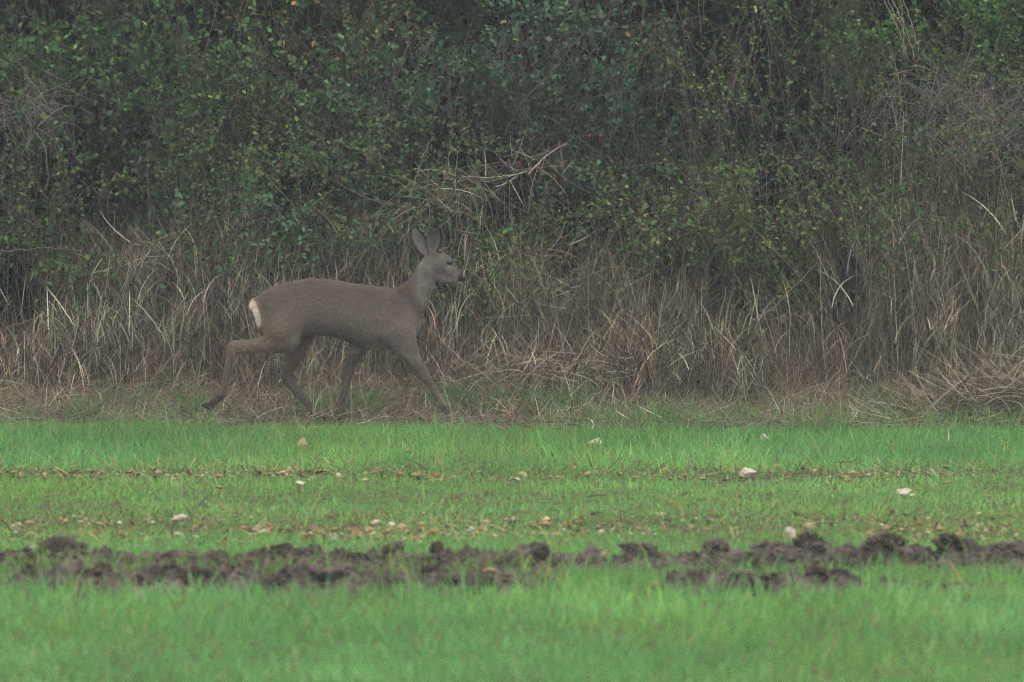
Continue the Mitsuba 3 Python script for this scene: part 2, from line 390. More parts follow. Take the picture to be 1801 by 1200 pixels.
def dead_stand(n_stalk, n_blade, half=4.3):
    x, y = strip(rng, n_stalk, 1.75, 4.35, half)
    tuft = rng.random(n_stalk) < ss(0.38, 0.58, field_noise(x, y, 2.6, 1.4, 71))
    x, y = x[tuft], y[tuft]; n = len(x)
    hgt = stand_height(x) * (0.55 + 0.9 * field_noise(x, y, 1.7, 1.0, 73)) * rng.uniform(0.35, 1.3, n) * (0.6 + 0.4 * ss(1.65, 3.05, y - edge(x)))
    pa = arcs(rng, np.stack([x, y, H(x, y) - 0.01], -1), hgt, rng.uniform(0, 6.283, n), np.abs(rng.normal(0.14, 0.24, n)), rng.normal(0.35, 0.55, n), 5)
    pa = pa[~in_hole(pa[:, 3], rng, 0.8)]; n = len(pa)
    V, F, k = tubes(pa, rng.uniform(0.0008, 0.0020, n)[:, None] * np.array([1, 0.95, 0.85, 0.7, 0.3]))
    stalks = (V, F, np.repeat(tints(rng, n, STRAW, [2.4, 4, 3, 6, 0.6], 0.28), k, 0))
    x, y = strip(rng, n_blade, 1.55, 4.35, half)
    tuft = rng.random(n_blade) < ss(0.38, 0.6, field_noise(x, y, 2.6, 1.4, 71))
    x, y = x[tuft], y[tuft]; n = len(x)
    z = stand_height(x) * rng.uniform(0.0, 0.72, n) * (0.6 + 0.4 * ss(1.65, 3.05, y - edge(x)))
    pa = arcs(rng, np.stack([x, y, H(x, y) + z], -1), rng.uniform(0.06, 0.27, n) * np.where(rng.random(n) < 0.12, 1.5, 1), rng.uniform(0, 6.283, n), np.abs(rng.normal(0.35, 0.4, n)), rng.uniform(-0.1, 1.5, n), 6)
    pa = pa[~in_hole(pa[:, 3], rng, 0.8)]; n = len(pa)
    az = rng.uniform(0, 3.1416, n)
    V, F, k = ribbons(pa, rng.uniform(0.002, 0.0062, n)[:, None] * np.array([0.7, 1, 1, 0.85, 0.6, 0]), np.stack([np.cos(az), np.sin(az), az * 0], -1))
    return stalks, (V, F, np.repeat(tints(rng, n, STRAW, [3, 3, 2.5, 5, 2.2], 0.3), k, 0))


M, C = join(*dead_stand(17000, 58000))
put('tall_dead_grass', M, 'mat_straw', color=C, kind='stuff', label='tall dead grass with drooping blades standing along the foot of the hedge', cat='dead grass')

# ------------------------------------------------------------------ shrubs of the hedge
GREEN = (0.050, 0.082, 0.030)
PAL = {
    'broad': ([(0.071, 0.134, 0.051), (0.054, 0.108, 0.046), (0.117, 0.183, 0.063), (0.267, 0.306, 0.089), (0.085, 0.144, 0.078)], [5, 5, 3, 0.3, 3]),
    'orange': ([(0.057, 0.095, 0.043), (0.083, 0.109, 0.048), (0.209, 0.142, 0.050), (0.250, 0.227, 0.063), (0.093, 0.075, 0.043)], [5, 4, 1.3, 0.8, 2]),
    'bramble': ([(0.056, 0.109, 0.055), (0.073, 0.135, 0.067), (0.106, 0.170, 0.089), (0.201, 0.225, 0.076)], [5, 5, 2.5, 0.15]),
    'rose': ([(0.053, 0.102, 0.059), (0.069, 0.125, 0.067), (0.098, 0.152, 0.081), (0.252, 0.243, 0.065)], [5, 5, 2.5, 0.12]),
    'thorn': ([(0.084, 0.135, 0.046), (0.117, 0.175, 0.061), (0.059, 0.099, 0.041), (0.201, 0.226, 0.082), (0.132, 0.116, 0.060)], [5, 4, 5, 0.8, 1.4]),
    'bright': ([(0.069, 0.150, 0.049), (0.106, 0.198, 0.063), (0.054, 0.110, 0.044)], [4, 3, 4]),
    'low': ([(0.078, 0.150, 0.052), (0.126, 0.206, 0.068), (0.060, 0.111, 0.044)], [4, 2, 4])}


def shrub(kind, label, cat, px, py, Y, rx, rz, ry, twigs, per, size, pal, seed, pieces=110, stems=7, group=None, bare=0.0, spread=1.0):
    """A thing made of stem parts, twigs, single leaves (the ones that show largest) and the mass of the other leaves."""
    rng = np.random.default_rng(seed)
    key = name(kind)
    tag(key, label, cat, group)
    c = P(px, py, Y)
    ground = np.array([c[0], Y + 0.25 * ry, H(c[0], Y + 0.25 * ry)])
    pts = unit(rng.normal(size=(twigs, 3))) * (rng.random(twigs) ** 0.42)[:, None]
    pts[:, 1] -= 0.25 * np.abs(rng.normal(size=twigs))                      # more growth on the open side
    lump = meshkit.fbm(pts * 2.1 + seed, 3, seed)
    pts *= (0.72 + 0.75 * lump)[:, None]
    end = c + pts * np.array([rx, ry, rz])
    end[:, 2] = np.maximum(end[:, 2], H(end[:, 0], end[:, 1]) + 0.08)
    keep = rng.random(twigs) < 0.08 + 0.92 * ss(0.43, 0.58, meshkit.fbm(end * np.array([2.9, 1.6, 3.4]) + 5, 3, 77))     # leafy sprays with gaps between
    end = end[keep & ~in_hole(end, rng)]; twigs = len(end)
    inward = unit(np.stack([c[0] - end[:, 0], (Y + 0.3 * ry) - end[:, 1], -0.5 * rz + 0.4 * (ground[2] - end[:, 2])], -1) + rng.normal(0, 0.3, (twigs, 3)))
    tl = rng.uniform(0.16, 0.42, twigs) * min(1, 1.6 * max(rx, rz))
    start = end + inward * tl[:, None]
    ctrl = (start + end) / 2 + np.array([0, 0, 1]) * (0.18 * tl)[:, None] + rng.normal(0, 0.03, (twigs, 3))
    t = np.linspace(0, 1, 4)[None, :, None]
    tp = (1 - t) ** 2 * start[:, None] + 2 * t * (1 - t) * ctrl[:, None] + t ** 2 * end[:, None]
    V, F, k = tubes(tp, rng.uniform(0.0014, 0.0024, twigs)[:, None] * np.array([1.3, 1.1, 0.9, 0.5]))
    q = rng.integers(twigs, size=int(twigs * 0.3))                           # twigs without leaves, reaching past the others
    bp = arcs(rng, start[q] + rng.normal(0, 0.03, (len(q), 3)), rng.uniform(0.2, 0.5, len(q)), rng.uniform(0, 6.283, len(q)), np.abs(rng.normal(0.5, 0.45, len(q))), rng.normal(0.3, 0.5, len(q)), 4)
    V2, F2, k = tubes(bp, rng.uniform(0.0014, 0.0026, len(q))[:, None] * np.array([1.2, 1, 0.8, 0.5]))
    put(key + '__twig', (np.vstack([V, V2]), np.vstack([F, F2 + len(V)])), 'mat_twig', kind='stuff')
    for i in range(stems):                                                   # main stems, each a part
        e = c + np.array([rng.uniform(-0.7, 0.7) * rx, rng.uniform(-0.2, 0.6) * ry, rng.uniform(-0.2, 0.75) * rz])
        b = ground + np.array([rng.uniform(-0.3, 0.3) * rx * spread, rng.uniform(-0.15, 0.15), -0.02])
        mctl = (b + e) / 2 + np.array([rng.uniform(-0.12, 0.12), 0, 0.15])
        tt = np.linspace(0, 1, 7)[:, None]
        pth = (1 - tt) ** 2 * b + 2 * tt * (1 - tt) * mctl + tt ** 2 * e + rng.normal(0, 0.012, (7, 3))
        V, F, k = tubes(pth[None], np.linspace(1, 0.35, 7)[None] * rng.uniform(0.005, 0.011), 5)
        put(name(key + '__stem'), (V, F), 'mat_bark', smooth=50)
    m = twigs * per
    u = rng.uniform(0.12, 1.03, m); tw = np.repeat(np.arange(twigs), per)
    if bare:
        ok = rng.random(m) > bare * meshkit.noise(end[tw] * 3, seed)
        u, tw = u[ok], tw[ok]; m = len(u)
    pos = ((1 - u) ** 2)[:, None] * start[tw] + (2 * u * (1 - u))[:, None] * ctrl[tw] + (u ** 2)[:, None] * end[tw]
    tang = unit(end[tw] - start[tw])
    d = unit(tang * 0.5 + rng.normal(0, 0.75, (m, 3)) + np.array([0, -0.25, -0.15]))
    pos = pos + d * 0.006
    nrm = unit(np.array([0, -0.45, 0.75]) + rng.normal(0, 0.55, (m, 3)))
    ln = rng.uniform(*size, m); wd = ln * rng.uniform(0.55, 0.8, m)
    pos[:, 2] = np.maximum(pos[:, 2], H(pos[:, 0], pos[:, 1]) + 0.02)
    Mx = leaf_frames(pos, d, nrm, ln, wd)
    branchtone = np.exp(0.36 * rng.normal(size=twigs))[tw][:, None]
    col = np.clip(tints(rng, m, *PAL[pal], 0.2) * branchtone, 0.008, 0.5)
    inside = (np.abs(pos[:, 0]) < 2.75)
    score = pos[:, 1] - 8 * ln + 100 * ~inside
    order = np.argsort(score)
    single, mass = order[:pieces], order[pieces:]
    single = single[inside[single]]
    V, F, k = leaves(Mx[mass])
    put(key + '__foliage', (V, F), 'mat_leaf', color=np.repeat(col[mass], k, 0), kind='stuff')
    variants = [mikit.ply((LEAF_V, LEAF_F), 'mat_leaf', color=np.tile(cc, (len(LEAF_V), 1))) for cc in col[single[:10]]] if len(single) else []
    for i, s in enumerate(single):
        scene[name(key + '__leaf')] = {**variants[i % len(variants)], 'to_world': T(Mx[s].tolist())}
    return key


shrub('hazel_shrub', 'broad-leaved shrub with green and yellow leaves in the upper left corner of the hedge', 'shrub', 190, 70, 48.3, 0.72, 0.78, 0.5, 1250, 8, (0.0268, 0.0443), 'broad', 1)
shrub('dogwood_shrub', 'mid green leafy shrub above the rump of the deer, left of the orange-tinted shrub', 'shrub', 400, 220, 48.0, 0.55, 0.6, 0.45, 1050, 9, (0.0228, 0.0376), 'broad', 2)
shrub('elm_shrub', 'dark shrub speckled with orange and brown autumn leaves at the top of the hedge', 'shrub', 560, 40, 48.6, 0.6, 0.62, 0.5, 950, 8, (0.0268, 0.0436), 'orange', 3)
shrub('bramble_bush', 'bramble bush with grey-green leaves straight above the back of the deer', 'bush', 690, 215, 48.0, 0.55, 0.6, 0.45, 1150, 9, (0.0242, 0.0389), 'bramble', 4)
rose = shrub('rose_bush', 'rose bush with long arching canes and red hips, right of the ears of the deer', 'bush', 1020, 150, 47.9, 0.55, 0.62, 0.45, 1050, 8, (0.0255, 0.0416), 'rose', 5)
shrub('blackthorn_shrub', 'small-leaved yellow-green thorn shrub with fine twigs right of the rose bush', 'shrub', 1270, 230, 47.9, 0.48, 0.75, 0.45, 1050, 10, (0.0148, 0.0255), 'thorn', 6)
shrub('blackthorn_shrub', 'small-leaved yellow-green thorn shrub nearest the right edge, behind the pale tangle', 'shrub', 1600, 270, 48.0, 0.72, 0.72, 0.45, 1400, 10, (0.0148, 0.0255), 'thorn', 7)
shrub('privet_shrub', 'fresh green shrub at the top of the hedge beside the bundle of bare stalks', 'shrub', 1440, 20, 48.5, 0.55, 0.42, 0.45, 850, 9, (0.0201, 0.0335), 'bright', 8)
shrub('elder_shrub', 'dark green shrub in the upper right corner behind the grey tangle of dry stems', 'shrub', 1730, 50, 48.6, 0.5, 0.42, 0.4, 800, 9, (0.028, 0.046), 'bright', 20)
shrub('ivy_shrub', 'dark glossy-leaved shrub in the gap above the ears of the deer', 'shrub', 850, 60, 48.9, 0.5, 0.6, 0.45, 700, 8, (0.0268, 0.0402), 'rose', 9)
shrub('low_bramble', 'low green bramble growing out of the dead grass at the left, behind the deer', 'bramble', 140, 500, 47.2, 0.27, 0.33, 0.25, 150, 8, (0.0201, 0.0335), 'low', 10, pieces=40, stems=4)
shrub('low_bramble', 'low mixed bramble above the shoulder of the deer, below the pale sloping tangle', 'bramble', 640, 430, 47.3, 0.5, 0.22, 0.25, 230, 8, (0.0187, 0.0309), 'bramble', 11, pieces=40, stems=4)
shrub('low_bramble', 'low bramble with a few light leaves right of the nose of the deer', 'bramble', 850, 440, 47.2, 0.25, 0.3, 0.25, 150, 8, (0.0201, 0.0322), 'low', 12, pieces=40, stems=4)
shrub('low_bramble', 'low bramble halfway between the deer and the right edge, in the tall dead grass', 'bramble', 1290, 590, 46.9, 0.24, 0.18, 0.2, 60, 7, (0.0201, 0.0335), 'low', 13, pieces=40, stems=3)
shrub('low_bramble', 'low bramble in the dead grass under the right part of the rose bush', 'bramble', 1110, 480, 47.2, 0.4, 0.35, 0.25, 180, 8, (0.0175, 0.0282), 'thorn', 14, pieces=40, stems=4)
shrub('low_bramble', 'olive small-leaved bramble in the dead grass below the left thorn shrub', 'bramble', 1250, 400, 46.95, 0.48, 0.34, 0.25, 420, 9, (0.020, 0.034), 'thorn', 21, pieces=40, stems=4)
shrub('low_bramble', 'olive small-leaved bramble in the dead grass below the right thorn shrub', 'bramble', 1500, 430, 46.95, 0.45, 0.34, 0.25, 400, 9, (0.020, 0.034), 'thorn', 22, pieces=40, stems=4)
shrub('low_bramble', 'dull green bramble in the dead grass above the rump of the deer', 'bramble', 430, 400, 47.0, 0.45, 0.25, 0.25, 320, 9, (0.022, 0.036), 'bramble', 24, pieces=40, stems=4)
shrub('low_bramble', 'low leafy bramble at the left edge below the grey shrub', 'bramble', 30, 330, 47.5, 0.45, 0.4, 0.3, 260, 8, (0.0201, 0.0322), 'broad', 15, pieces=40, stems=5)
shrub('low_bramble', 'low bramble with dull leaves in the dead grass at the right edge', 'bramble', 1740, 460, 47.2, 0.35, 0.32, 0.25, 170, 8, (0.0175, 0.0282), 'thorn', 16, pieces=40, stems=4)
for sx, pal, seed in ((-3.45, 'broad', 17), (3.5, 'thorn', 18)):             # the hedge goes on beyond the frame
    shrub('hedge_shrub', 'shrub continuing the hedge beyond the %s edge of the picture' % ('left' if sx < 0 else 'right'), 'shrub', sx / 48 * FOC + 900.5, 190, 48.1, 0.9, 0.85, 0.5, 950, 8, (0.034, 0.056), pal, seed, pieces=0)

rng = np.random.default_rng(19)                                               # small leaves of weeds and young bramble among the dead grass
n = 62000
x = rng.uniform(-4.3, 4.3, n); y = edge(x) + rng.uniform(1.95, 3.85, n); z = H(x, y) + rng.uniform(0.12, 1.0, n) * (stand_height(x) + 0.35)
ok = rng.random(n) < ss(0.45, 0.62, meshkit.fbm(np.stack([x * 2.6, y * 1.2, z * 3.4], -1), 3, 91)) * (0.35 + 0.65 * ss(0.3, 0.9, z))
pos = np.stack([x, y, z], -1)[ok]; pos = pos[~in_hole(pos, rng)]; n = len(pos)
ln = rng.uniform(0.018, 0.034, n)
V, F, k = leaves(leaf_frames(pos, unit(rng.normal(size=(n, 3))), unit(np.array([0, -0.45, 0.7]) + rng.normal(0, 0.5, (n, 3))), ln, ln * 0.65))
put('undergrowth', (V, F), 'mat_leaf', color=np.repeat(tints(rng, n, [(0.078, 0.115, 0.048), (0.058, 0.086, 0.040), (0.12, 0.15, 0.06), (0.12, 0.10, 0.065)], [4, 4, 1.5, 1.5], 0.25), k, 0), kind='stuff',
    label='small green leaves of weeds growing through the dead grass', cat='undergrowth')

# the wood behind: too dark to tell its leaves apart
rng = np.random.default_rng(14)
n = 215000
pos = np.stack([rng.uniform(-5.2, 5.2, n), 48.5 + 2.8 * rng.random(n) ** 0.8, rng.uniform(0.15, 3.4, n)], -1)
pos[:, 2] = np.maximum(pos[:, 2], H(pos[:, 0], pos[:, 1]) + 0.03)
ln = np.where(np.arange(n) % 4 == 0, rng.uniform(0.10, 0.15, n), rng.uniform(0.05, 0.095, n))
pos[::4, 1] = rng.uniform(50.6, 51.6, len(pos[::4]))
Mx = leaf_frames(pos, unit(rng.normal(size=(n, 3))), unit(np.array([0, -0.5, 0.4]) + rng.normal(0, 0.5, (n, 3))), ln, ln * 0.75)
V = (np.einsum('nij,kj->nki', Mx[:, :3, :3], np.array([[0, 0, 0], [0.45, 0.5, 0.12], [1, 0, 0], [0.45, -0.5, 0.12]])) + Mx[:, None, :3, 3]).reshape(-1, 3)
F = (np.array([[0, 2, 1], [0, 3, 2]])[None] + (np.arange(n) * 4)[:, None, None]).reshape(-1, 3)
C = np.repeat(tints(rng, n, [(0.030, 0.048, 0.026), (0.042, 0.058, 0.03), (0.055, 0.048, 0.03)], [4, 3, 1.2]), 4, 0)  # leaf colours darkened to paint in the shade of the hedge gaps
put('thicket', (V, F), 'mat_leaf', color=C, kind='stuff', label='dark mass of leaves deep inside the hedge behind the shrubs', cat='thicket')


# ------------------------------------------------------------------ single canes, dead stems and tangles
def smooth_path(pts, k=14):
    pts = np.asarray(pts, float)
    s = np.concatenate([[0], np.cumsum(np.linalg.norm(np.diff(pts, axis=0), axis=1))])
    t = np.linspace(0, s[-1], k)
    if len(pts) > 2:
        from scipy.interpolate import PchipInterpolator
        return np.stack([PchipInterpolator(s, pts[:, a])(t) for a in range(3)], -1)
    return np.stack([np.interp(t, s, pts[:, a]) for a in range(3)], -1)


def cane(key, pix, Y, r, mat, ends=None, **kw):
    Ys = np.linspace(Y, Y if ends is None else ends, len(pix))
    p = smooth_path([P(a, b, q) for (a, b), q in zip(pix, Ys)])
    p[1:-1] += np.random.default_rng(abs(int(pix[0][0])) + 7).normal(0, 0.004, (len(p) - 2, 3))
    V, F, _ = tubes(p[None], np.linspace(1, 0.5, len(p))[None] * r, 5)
    put(key, (V, F), mat, smooth=60, **kw)


for pix, Y, r in (([(880, 260), (905, 205), (950, 150), (1000, 90), (1050, 50), (1120, 45), (1235, 28)], 47.25, 0.0052), ([(985, 195), (1080, 165), (1170, 155), (1250, 160)], 47.3, 0.0038),
                  ([(860, 310), (900, 290), (960, 265), (1040, 235), (1075, 228)], 47.2, 0.0045), ([(1190, 0), (1200, 40), (1215, 75), (1250, 110)], 47.3, 0.0032), ([(960, 200), (1040, 260), (1090, 290)], 47.3, 0.003)):
    cane(name(rose + '__cane'), pix, Y + 0.12, r * 0.72, 'mat_twig', ends=Y - 0.1)
for px, py in ((1037, 240), (1055, 239), (912, 288), (985, 287)):
    m = trimesh.creation.icosphere(2, 0.0072); m.apply_scale([1, 1, 1.2])
    tip = trimesh.creation.cone(0.004, 0.012, sections=6); tip.apply_translation([0, 0, -0.022])
    m = trimesh.util.concatenate([m, tip]); m.apply_translation(P(px, py, 47.02))
    put(name(rose + '__hip'), m, 'mat_hip', smooth=40)

PALE, DARK = 'mat_pale_stem', 'mat_bark'
for pix, Y, r, mat, label in (
        ([(722, 345), (738, 290), (762, 240)], 46.9, 0.0035, PALE, 'pale broken dead stem leaning right, above the withers of the deer'),
        ([(778, 330), (788, 280), (796, 225)], 46.9, 0.003, PALE, 'thin upright pale stem standing behind the ears of the deer'),
        ([(-60, 432), (0, 441), (70, 436), (142, 441)], 46.4, 0.0026, PALE, 'long pale stalk lying almost level at the left edge'),
        ([(-60, 600), (0, 580), (66, 559)], 46.3, 0.0045, PALE, 'short grey stick slanting up at the left edge above the litter'),
        ([(225, 545), (300, 582), (362, 622)], 46.2, 0.0030, PALE, 'straight pale stalk slanting down to the raised hoof side of the deer'),
        ([(305, 498), (330, 560), (338, 600)], 46.3, 0.0026, PALE, 'bent pale stalk with a folded top left of the rump of the deer'),
        ([(1335, 562), (1370, 530), (1435, 465)], 46.4, 0.004, PALE, 'bare grey branch slanting up to the right in the tall dead grass'),
        ([(1335, 562), (1375, 558), (1425, 552)], 46.38, 0.0026, PALE, 'thin side branch lying level at the foot of the slanting grey branch'),
        ([(1626, 520), (1660, 575), (1712, 625)], 46.2, 0.0034, PALE, 'bright bleached stalk slanting down right in the right part of the dead grass'),
        ([(960, 470), (985, 430), (1030, 385), (1082, 350)], 46.9, 0.0042, DARK, 'grey forked branch rising to the right of the head of the deer'),
        ([(1752, 190), (1770, 255), (1805, 330)], 46.9, 0.005, DARK, 'dark straight shoot leaning out at the right edge'),
        ([(1565, 470), (1588, 390), (1600, 300), (1598, 225)], 47.0, 0.0045, DARK, 'dark upright shoot in front of the right thorn shrub'),
        ([(1240, 350), (1215, 290), (1195, 230)], 47.1, 0.0042, DARK, 'dark leaning shoot in front of the left thorn shrub'),
        ([(60, 230), (78, 260), (84, 310), (70, 350)], 47.1, 0.003, PALE, 'thin bare stem hanging curved near the left edge'),
        ([(640, 545), (655, 580), (672, 640)], 46.3, 0.0026, PALE, 'slender pale stem behind the belly of the deer'),
        ([(905, 560), (900, 470), (903, 380)], 46.9, 0.003, PALE, 'tall upright dead stalk right of the nose of the deer')):
    cane(name('dead_stalk'), pix, Y, r * 0.75, mat, ends=Y + 0.12, label=label, cat='stalk')
for i, (x0, x1) in enumerate(((1556, 1598), (1572, 1606), (1583, 1590), (1590, 1616), (1562, 1610))):
    cane(name('bare_stalk'), [(x0 - 8, -60), (x0, 0), ((x0 + x1) / 2 + 3, 50), (x1, 105)], 47.2 + 0.03 * i, 0.0032, PALE, label='pale bare stalk at the top right, %s of the bundle from the left' % ORD[(0, 2, 3, 4, 1)[i]], cat='stalk', group='bundle of bare stalks at the top right')


def tangle(kind, label, px, py, Y, rx, rz, ry, n, l0, l1, tilt, tiltsd, palette, seed, up=0.0, w=(0.0025, 0.0045), cat='tangle'):
    rng = np.random.default_rng(seed)
    c = P(px, py, Y)
    q = np.clip(rng.normal(0, 0.62, (n, 3)), -1.35, 1.35) * np.array([rx, ry, rz])
    ca, sa = math.cos(up), math.sin(up)
    q = np.stack([q[:, 0] * ca - q[:, 2] * sa, q[:, 1], q[:, 0] * sa + q[:, 2] * ca], -1) + c
    q[:, 2] = np.maximum(q[:, 2], H(q[:, 0], q[:, 1]) + 0.01)
    hd = np.where(rng.random(n) < 0.5, 0, np.pi) + rng.normal(0, 0.7, n)
    lean = np.abs(rng.normal(tilt, tiltsd, n))
    if kind == 'dead_tangle':                                                 # nearly half of the stems hang down
        lean = np.where(rng.random(n) < 0.45, rng.normal(2.55, 0.35, n), lean)
    pa = arcs(rng, q, rng.uniform(l0, l1, n), hd, lean, rng.uniform(-0.5, 0.9, n), 6)
    pa[:, :, 2] = np.maximum(pa[:, :, 2], H(pa[:, :, 0], pa[:, :, 1]) + 0.004)
    V, F, k = tubes(pa, rng.uniform(w[0], w[1], n)[:, None] * 0.5 * np.array([1, 1, 1, 0.9, 0.7, 0.4]))
    put(name(kind), (V, F), 'mat_straw', color=np.repeat(tints(rng, n, palette), k, 0), label=label, cat=cat)


GREY = [(0.18, 0.155, 0.135), (0.12, 0.103, 0.092), (0.24, 0.21, 0.18)]
tangle('dead_tangle', 'pale sloping mat of dead stems above the neck of the deer', 815, 335, 47.15, 0.40, 0.08, 0.16, 230, 0.1, 0.34, 1.15, 0.35, STRAW, 31, up=0.35)
tangle('dead_tangle', 'grey tangle of dry climbing stems at the right edge of the hedge', 1715, 215, 47.25, 0.36, 0.22, 0.2, 480, 0.08, 0.3, 1.2, 0.5, GREY, 32, up=-0.2, w=(0.002, 0.0035))
tangle('dead_tangle', 'loose tangle of dry stems right of the chest of the deer', 960, 500, 46.9, 0.42, 0.16, 0.18, 300, 0.12, 0.36, 1.15, 0.4, STRAW, 33, up=-0.25)
tangle('dead_tangle', 'small fan of dry stems in the left part of the hedge foot', 240, 450, 46.8, 0.15, 0.08, 0.1, 90, 0.1, 0.26, 1.2, 0.35, STRAW, 34)
tangle('dead_tangle', 'grey tangle of dry stems at the left edge of the hedge', 20, 190, 47.45, 0.26, 0.15, 0.15, 220, 0.08, 0.26, 1.2, 0.5, GREY, 35, w=(0.002, 0.0035))
tangle('straw_heap', 'heap of fallen reddish straw at the lower right, on the edge of the field', 1740, 715, 44.55, 0.34, 0.09, 0.2, 900, 0.12, 0.4, 1.15, 0.35, STRAW, 36, up=0.3, w=(0.0028, 0.005), cat='straw heap')
tangle('straw_heap', 'low mound of fallen straw in front of the chest of the deer', 930, 660, 45.9, 0.46, 0.06, 0.3, 380, 0.1, 0.32, 1.2, 0.35, STRAW, 37, up=0.12, cat='straw heap')

# green tufts on the verge, each a thing
for i, (px, py, label) in enumerate((
        (560, 725, 'grass tuft beside the hind hoof of the deer'), (640, 730, 'grass tuft beside the upright foreleg of the deer'), (868, 712, 'green grass tuft right of the forward hoof of the deer'),
        (940, 705, 'large green grass tuft on the verge below the straw mound'), (1010, 725, 'green grass tuft at the field edge right of the large tuft'), (1165, 742, 'dark green grass tuft on the field edge in the middle of the right half'),
        (1545, 690, 'thin grass tuft under the tall dead grass near the straw heap'), (330, 715, 'thin grass tuft left of the raised hoof of the deer'), (150, 735, 'grass tuft on the field edge near the left side'), (792, 728, 'grass tuft hiding the forward hoof of the deer'))):
    rng = np.random.default_rng(200 + i)
    Y = YG(max(py + 8, 735)) if py > 726 else 45.5
    c = P(px, py, Y); n = 130
    x, y = c[0] + rng.normal(0, 0.055, n), c[1] + rng.normal(0, 0.07, n)
    V, F, C = lay(rng, x, y, 0.08, 0.2, 0.35, 0.22, 0.3, 1.5, 0.0035, 0.006, [(0.085, 0.22, 0.07), (0.13, 0.25, 0.09), (0.22, 0.24, 0.11)], [4, 3, 1], K=5)
    put(name('grass_tuft'), (V, F), 'mat_wheat', color=C, label=label, cat='grass tuft')

# ------------------------------------------------------------------ stones
def stone_mesh(seed, flat=0.55):
    r = np.random.default_rng(seed)
    p = unit(r.normal(size=(15, 3))) * r.uniform(0.72, 1.08, (15, 1)) * np.array([1, 0.8, flat])
    h = trimesh.convex.convex_hull(p)
    h = h.subdivide()
    v = h.vertices + 0.14 * (np.stack([meshkit.noise(h.vertices * 2.6 + s + seed, s) for s in (1, 2, 3)], -1) - 0.5)
    return (v * 0.5, h.faces)


STONES = {c: [mikit.ply(stone_mesh(k + 50 * ci, (0.4, 0.5, 0.66, 0.45)[k % 4]), 'mat_stone_' + c, smooth=False) for k in range(6)] for ci, c in enumerate(('white', 'tan', 'ochre'))}


def stone(kind, px, py, w, color, label, cat, group=None, seed=None, Y=None):
    """px, py: middle of its foot; w: width in pixels of the photograph."""
    r = np.random.default_rng(seed if seed is not None else int(px * 31 + py))
    Y = YG(py + 0.12 * w) if Y is None else Y
    wm = w * Y / FOC * (1.3 if py < 803 else 1.12)
    x = PX(px, Y)
    z = float(max(H(x, Y), furrow_z(np.array([x]), np.array([Y]))[0] if 29.55 < Y < 32.6 else -9))
    key = name(kind)
    m = T().translate([float(x), float(Y), z + 0.22 * wm + 0.008]).rotate([0, 0, 1], float(r.uniform(0, 360))).rotate([1, 0.3, 0], float(r.normal(0, 12))).scale([wm * float(r.uniform(0.9, 1.1)), wm * float(r.uniform(0.85, 1.05)), wm * float(r.uniform(0.8, 1.15)) * (1.6 if py < 803 else 1.0)])
    scene[key] = {**STONES[color][r.integers(6)], 'to_world': m}
    tag(key, label, cat, group)


for px, py, w, c, label in (
        (1043, 787, 32, 'white', 'pale limestone lying alone near the field edge, right of the deer'), (1343, 780, 22, 'white', 'small pale limestone alone near the field edge in the right half'),
        (535, 799, 28, 'tan', 'orange-tan stone in the grass below the belly of the deer'), (680, 806, 13, 'tan', 'tiny tan stone below the upright foreleg of the deer'), (718, 803, 16, 'tan', 'small tan stone in the grass below the chest of the deer'),
        (511, 836, 20, 'tan', 'tan stone directly above the flat white stone'), (529, 857, 24, 'white', 'flat white stone left of the dark litter of the far stone row'), (385, 864, 15, 'tan', 'small tan stone alone in the grass left of the flat white stone'),
        (22, 837, 22, 'tan', 'tan stone with soil beside it at the left edge'), (1590, 871, 34, 'white', 'large pale stone with a chip beside it in the grass at the right'), (1606, 876, 16, 'white', 'small pale chip against the large pale stone at the right'),
        (1315, 838, 34, 'white', 'pale stone, largest in the far stone row'), (1668, 856, 16, 'tan', 'tan stone in the grass right of the large pale stone'), (1500, 840, 18, 'tan', 'tan stone at the right end of the far stone row'),
        (318, 921, 32, 'white', 'white triangular stone above the left part of the near stone row'), (661, 925, 20, 'white', 'upright pale stone in the middle of the near stone row'), (828, 938, 20, 'white', 'white stone at the right of the middle of the near stone row'),
        (1390, 948, 34, 'white', 'largest white stone of the near stone row, just left of the tall soil clod'), (1302, 945, 20, 'white', 'white stone left of the largest white stone of the near stone row'), (1425, 930, 22, 'tan', 'tan stone right of the largest white stone'),
        (1162, 914, 24, 'tan', 'tan stone just above the near stone row in the right half'), (1085, 928, 16, 'ochre', 'ochre stone with dark soil below the middle of the near stone row'), (1142, 941, 18, 'tan', 'tan stone below the ochre stone of the near stone row'),
        (540, 951, 30, 'ochre', 'flat ochre stone at the lower side of the near stone row'), (728, 953, 22, 'ochre', 'ochre stone beside dark soil in the near stone row'), (215, 946, 24, 'tan', 'flat tan stone in the left part of the near stone row'),
        (1770, 928, 20, 'tan', 'tan stone nearest the right edge in the near stone row'), (1654, 936, 18, 'tan', 'tan stone second from the right edge in the near stone row'), (450, 938, 22, 'tan', 'tan stone left of the flat ochre stone')):
    stone('field_stone', px, py, w, c, label, 'stone')
stone('field_stone', 1064, 1006, 22, 'tan', 'tan stone lodged in the soil ridge where the ridge begins again', 'stone', Y=31.42)
stone('field_stone', 862, 1043, 27, 'tan', 'tan stone in the grass below the soil ridge, in the middle', 'stone', Y=30.35)
stone('field_stone', 1152, 1042, 32, 'ochre', 'long ochre stone beside the lower dark soil in the right half', 'stone', Y=30.4)
rng = np.random.default_rng(15)
